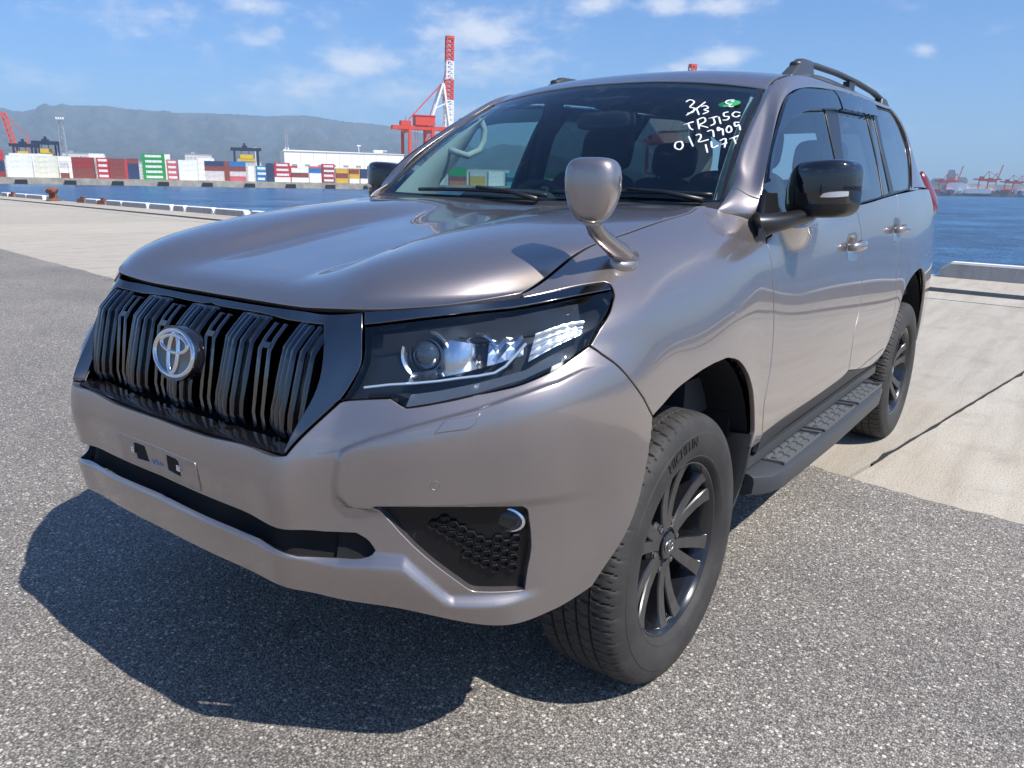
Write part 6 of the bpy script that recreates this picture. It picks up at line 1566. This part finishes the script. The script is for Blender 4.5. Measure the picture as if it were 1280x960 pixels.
# ship to shore cranes with raised booms
def boom(m, a, b, wd, t, n):
    a, b = Vector(a), Vector(b); d = (b-a); s = Vector((wd/2, 0, 0)); y = Vector((0, wd/2, 0))
    for k in range(n):
        p, q_ = a+d*k/n, a+d*(k+1)/n
        for e in (s+y, s-y, -s+y, -s-y): m.bar(p+e, q_+e, t)
        m.bar(p+s+y, q_-s+y, t*.6); m.bar(p-s-y, q_+s-y, t*.6); m.bar(p+s-y, q_+s+y, t*.6); m.bar(q_+s+y, q_-s+y, t*.7); m.bar(q_+s-y, q_-s-y, t*.7)
def sts_crane(u, w, label, k=1.0):
    root = empty('gantry_crane', far(u, w, DK), ROT); tag(root, label, 'crane'); root.scale = (k, k, k)
    P = lambda name, m, mat: m.build(name, mat, root)
    for x in (-16.5, 0):
        for y in (0, 22):
            m = MB(); m.bar((x, y, 13), (x, y, 38), 2.0); P('upper_leg', m, 'crane_red')
            m = MB(); m.bar((x, y, 0), (x, y, 13), 2.0); P('lower_leg', m, 'crane_white')
    m = MB()
    for x in (-16.5, 0): m.bar((x, 0, 12.5), (x, 22, 12.5), 1.4); m.bar((x, 0, 36), (x, 22, 36), 1.8)
    m.bar((-16.5, 0, 8), (0, 0, 36), 1.0); P('portal_brace', m, 'crane_red')
    m = MB()
    for y in (8, 14): m.bar((-26.5, y, 38.5), (13, y, 38.5), 1.6, 2.6)
    for x in range(-26, 13, 6): m.bar((x, 8, 39.5), (x, 14, 39.5), .8)
    P('girder', m, 'crane_red')
    m = MB(); m.box((-3.5, 11, 43.4), (14, 9, 6.2)); m.box((-3.5, 11, 46.9), (15, 10, .6)); P('machine_house', m, 'crane_red')
    m = MB(); m.box((-17, 11, 41.5), (7, 7, 3.2)); m.bar((-16.5, 11, 40), (-16.5, 11, 46), .5); P('counter_house', m, 'crane_red')
    m = MB()
    for y in (7.5, 14.5): m.bar((-.5, y, 40), (9.6, y, 68.5), 1.3); m.bar((14.5, y, 40), (10.2, y, 68.5), 1.3)
    m.bar((9.9, 7.5, 68.5), (9.9, 14.5, 68.5), 1.4); m.bar((3.6, 7.5, 52), (12, 7.5, 56), .7); P('pylon', m, 'crane_white')
    m = MB(); m.bar((-14.5, 11, 44), (8.8, 11, 68), .8); m.bar((9.9, 11, 69), (15.0, 11, 84), .5); P('back_stay', m, 'crane_red')
    for (z0, z1, c) in ((40, 58, 'crane_white'), (58, 72, 'crane_red'), (72, 84, 'crane_white'), (84, 99, 'crane_red')):
        f_ = lambda z: (14.3+1.3*(z-40)/59, 11, z)
        m = MB(); boom(m, f_(z0), f_(z1), 5.2-1.0*(z0-40)/59, .85, 5 if z1-z0 > 13 else 4); P('boom_section', m, c)
    m = MB(); m.box((15.6, 11, 99.5), (5.5, 4.4, 2.2)); P('boom_tip', m, 'crane_red')
    m = MB(); m.box((-9, 11, 20.5), (5.5, 4, 2.4)); m.bar((-10, 11, 21), (-10, 11, 37), .3); m.bar((-8, 11, 21), (-8, 11, 37), .3); P('operator_cab', m, 'crane_red')
sts_crane(149.6, 549, 'tall red and white gantry crane with raised boom left of the screen')
sts_crane(356.5, 560, 'red and white gantry crane mostly hidden behind the car roof', .97)
root = empty('boom_crane', far(-131.7, 700, DK), ROT); tag(root, 'red raised crane boom behind the yard crane at far left', 'crane')
m = MB(); boom(m, (0, 0, 12), (-6.3, 0, 46), 3.0, .5, 9); m.build('boom_truss', 'crane_red', root)
m = MB(); m.box((2, 6, 7), (9, 9, 13)); m.build('boom_base', 'crane_red', root)
m = MB(); m.bar((-6.3, 0, 46), (6, 10, 30), .4); m.bar((6, 10, 30), (4, 8, 12), .9); m.build('boom_stay', 'crane_red', root)
# buildings of the town below the hills
TOWNL = ['pale town block behind the white stack right of the pinkish red stack', 'pale town block behind the third yard crane', 'wide pale town block right behind the long white hall', 'pale town block rising past the right half of the hall', 'pale town block behind the tall gantry crane', 'pale town block behind the second yard crane', 'pale town block nearest the left edge crane boom', 'wide pale town block seen low through the screen', 'pale town block hidden behind the steering wheel', 'widest pale town block hidden behind the car body', 'far pale town block behind the floodlight tower', 'pale town block beyond the left edge of the view']
TOWN = [(-20, 900, 26, 30), (25, 960, 34, 24), (52, 1000, 60, 20), (96, 980, 30, 28), (150, 1050, 50, 24), (-70, 940, 40, 20), (-150, 980, 46, 30), (220, 1100, 60, 30), (280, 1000, 40, 22), (345, 1100, 70, 26), (-110, 1100, 50, 24), (-210, 900, 50, 20)]
for i, (u, w, L, h) in enumerate(TOWN):
    root = empty('town_building', far(u, w, DK), ROT)
    tag(root, TOWNL[i], 'building', 'town buildings below the hills')
    h *= .85
    m = MB(); m.box((L/2, 10, h/2), (L, 20, h)); m.build('wall', 'house_pale', root)
    m = MB(); m.box((L/2, 10, h+.5), (L+.6, 20.6, .9)); m.box((L*.3, 10, h+2), (4, 4, 2.4)); m.build('roof', 'tower_grey', root)
    m = MB()
    for r_ in range(int(h/3.4)):
        for x in np.arange(2.5, L-2, 3.6): m.box((x, -.02, 2.0+r_*3.4), (1.8, .1, 1.4))
    m.build('window_rows', 'tower_grey', root)
# hills
RIDGE = [(262, 2.4), (258, 2.9), (253.74, 3.47), (251.48, 3.93), (249.14, 3.99), (248.68, 3.84), (248.15, 3.83), (247.3, 4.07), (246.02, 4.28), (244.93, 4.35), (243.61, 4.43), (242.72, 4.33), (242.04, 4.28), (240.89, 4.29), (239.48, 4.22), (238.02, 4.29), (235.55, 4.3), (234.03, 4.26), (231.42, 4.42), (230.37, 4.3), (228.24, 4.06), (227.16, 4.05), (225.52, 3.88), (223.86, 3.56), (221.63, 3.4), (219.94, 2.6), (219.14, 2.5), (217.79, 2.94), (216.54, 2.69), (215.35, 2.44), (212.55, 1.78), (209.14, 1.23), (205.23, 0.75), (200, .25), (196, 0)]
def hills():
    from mathutils import noise as mn
    az = np.array([a for a, e in RIDGE])[::-1]; el = np.array([e for a, e in RIDGE])[::-1]
    na, nr = 520, 46
    vs, fs = [], []
    for i in range(na):
        a = 196+(262-196)*i/(na-1); e = np.interp(a, az, el)
        top = 6400*math.tan(R(e))
        for j in range(nr):
            t = j/(nr-1); d = 3000+3400*t if t <= .86 else 3000+3400*t
            d = 3000+3900*t
            prof = min(1, t/.87); prof = prof**1.35 if t <= .87 else 1-.6*(t-.87)/.13
            n = mn.fractal(Vector((a*.32, t*3.2, 1.7)), .9, 2.1, 6)
            n2 = abs(mn.noise(Vector((a*.55+n*.3, t*1.3, 4.0))))
            crest = math.exp(-((t-.87)/.05)**2)
            z = top*prof*(1+.34*(n-.7*n2)*(1-crest)*min(1, t*3))+(rng.uniform(-5, 5)+8*mn.noise(Vector((a*9, t*40, 0))))*min(1, t*2)*(1-.5*crest)
            p = EYE+Vector((math.cos(R(a)), math.sin(R(a)), 0))*d
            vs.append((p.x, p.y, z if t > 0 else -3))
    for i in range(na-1):
        for j in range(nr-1):
            fs.append((i*nr+j, i*nr+j+1, (i+1)*nr+j+1, (i+1)*nr+j))
    o = mesh_obj('hills', vs, fs, 'hill'); o.data.flip_normals() if o.data.polygons[5000].normal.z < 0 else None
    tag(o, kind='structure')
hills()
# --- distant port on the right, and low land around the bay that the paintwork mirrors
def polar(az, d, z=0): return EYE+Vector((math.cos(R(az)), math.sin(R(az)), 0))*d+Vector((0, 0, z))
def land(a0, a1, d, depth, h):
    m = MB(); n = 24; vs = []
    for k in range(n+1):
        a = a0+(a1-a0)*k/n
        for (dd, z) in ((0, -4), (0, h), (depth, h), (depth, -4)): vs.append(polar(a, d+dd, z))
    fs = []
    for k in range(n):
        for i in range(3): fs.append((k*4+i, k*4+i+1, (k+1)*4+i+1, (k+1)*4+i))
    m.add(vs, fs); tag(m.build('far_shore', 'quay_wall'), kind='structure')
land(178, 193, 1500, 300, 3); land(60, 150, 900, 700, 3); land(-40, 50, 1500, 600, 3)
def port_crane(az, d, k, label, up=False, group=None):
    root = empty('port_crane', polar(az, d, 3), R(az-90)); tag(root, label, 'crane', group); root.scale = (k, k, k)
    m = MB()
    for x in (-12, 12):
        for y in (0, 16): m.bar((x, y, 0), (x, y, 40), 3.0)
    m.bar((-12, 0, 14), (12, 0, 14), 2.4); m.bar((-12, 0, 38), (12, 0, 38), 3); m.build('crane_leg', 'crane_red', root)
    m = MB(); m.bar((-28, 8, 42), (46 if not up else 14, 8, 42), 4, 4); m.box((-6, 8, 47), (14, 9, 7)); m.build('girder', 'crane_red', root)
    m = MB(); m.bar((-4, 8, 44), (10, 8, 66), 1.8); m.bar((14, 8, 44), (10, 8, 66), 1.8)
    if up: m.bar((14, 8, 44), (24, 8, 92), 3.2)
    else: m.bar((10, 8, 66), (42, 8, 44), 1.0)
    m.build('pylon', 'crane_red', root)
for i, (az, d, k, up, lab) in enumerate(((188.75, 2900, .80, 0, 'distant red port crane nearest the tail lamp across the water'), (188.2, 2950, .85, 1, 'distant red port crane with raised boom right of the tail lamp'), (186.55, 2900, .95, 0, 'distant red port crane right of the pale silos'), (186.1, 3000, .9, 1, 'distant red port crane with raised boom in the middle of the far port'), (185.2, 2900, .80, 0, 'distant red port crane near the right edge'), (184.75, 3000, .8, 0, 'distant red port crane at the right edge'))):
    port_crane(az, d*.515, k*.56, lab, up)
for i, (az, d, L, h, mat, lab) in enumerate(((187.35, 2940, 90, 24, 'house_pale', 'pale silo block between the red cranes of the far port'), (187.7, 2980, 30, 40, 'tower_grey', 'slim grey tower left of the pale silo block'), (188.35, 2980, 26, 58, 'tower_grey', 'tall grey stack beside the raised far crane'), (188.0, 2930, 60, 26, 'wall_white', 'white tent shaped store on the far shore'), (186.75, 2910, 70, 12, 'wall_white', 'low white shed below the middle far crane'), (185.7, 2950, 90, 22, 'house_pale', 'pale block left of the right edge crane'), (189.0, 2960, 50, 36, 'tower_grey', 'grey tower just right of the tail lamp'), (184.3, 2950, 90, 24, 'house_pale', 'pale block beyond the right edge of the view'))):
    root = empty('port_building', polar(az, d*.515, 3), R(az-90)); root.scale = (.52, .52, .52); tag(root, lab, 'building')
    m = MB(); m.box((0, 0, h/2), (L, 30, h)); m.build('wall', mat, root)
    m = MB(); m.hull8([(-L/2, -15, h+.02), (L/2, -15, h+.02), (L/2, 15, h+.02), (-L/2, 15, h+.02)], [(-L/2*.6, -15, h*1.25), (L/2*.6, -15, h*1.25), (L/2*.6, 15, h*1.25), (-L/2*.6, 15, h*1.25)]); m.build('roof', mat, root)
low = MB()
cols = ['box_red', 'box_orange', 'box_white', 'box_brown', 'box_blue', 'box_pale']
for k, c in enumerate(cols):
    m = MB()
    for i in range(26):
        a = rng.uniform(184, 190); m.box(polar(a, 1503+rng.uniform(0, 20), 3+rng.uniform(1.5, 4)), (rng.uniform(6, 20), 5, rng.uniform(3, 8)))
    tag(m.build('distant_containers', c), kind='stuff')
# what the doors mirror: a far container yard and cranes on the landward side
for i, az in enumerate((141, 128, 117, 104, 95, 82, 70)):
    d = 960
    port_crane(az, d, .75, 'red %s crane on the far landward shore, mirrored in the car doors, %s' % (('level boomed', 'raised boom')[i % 2], ('leftmost', 'second', 'third', 'middle', 'fifth', 'sixth', 'rightmost')[i]), i % 2, 'cranes mirrored in the car doors')
for k, c in enumerate(cols):
    m = MB()
    for i in range(40):
        a = rng.uniform(62, 148); m.box(polar(a, 905+rng.uniform(0, 60), 3+rng.uniform(3, 6)), (rng.uniform(12, 40), rng.uniform(12, 40), rng.uniform(8, 14)))
    tag(m.build('distant_containers', c), kind='stuff')

# --- the air between here and the hills
def haze():
    s = NT('haze_air'); s.t.nodes.remove(s.b)
    v = s.n('ShaderNodeVolumePrincipled'); v.inputs['Color'].default_value = (0.58, 0.80, 1.0, 1)
    v.inputs['Density'].default_value = 1.6e-4; v.inputs['Anisotropy'].default_value = 0.0
    s.l(v.outputs[0], s.out.inputs['Volume'])
    MAT['haze'] = s.m
    m = MB(); m.hull8([(-8900, -8900, -5.2), (8900, -8900, -5.2), (8900, 8900, -5.2), (-8900, 8900, -5.2)], [(-8900, -8900, 540), (8900, -8900, 540), (8900, 8900, 540), (-8900, 8900, 540)])
    tag(m.build('haze', 'haze'), kind='stuff')
haze()
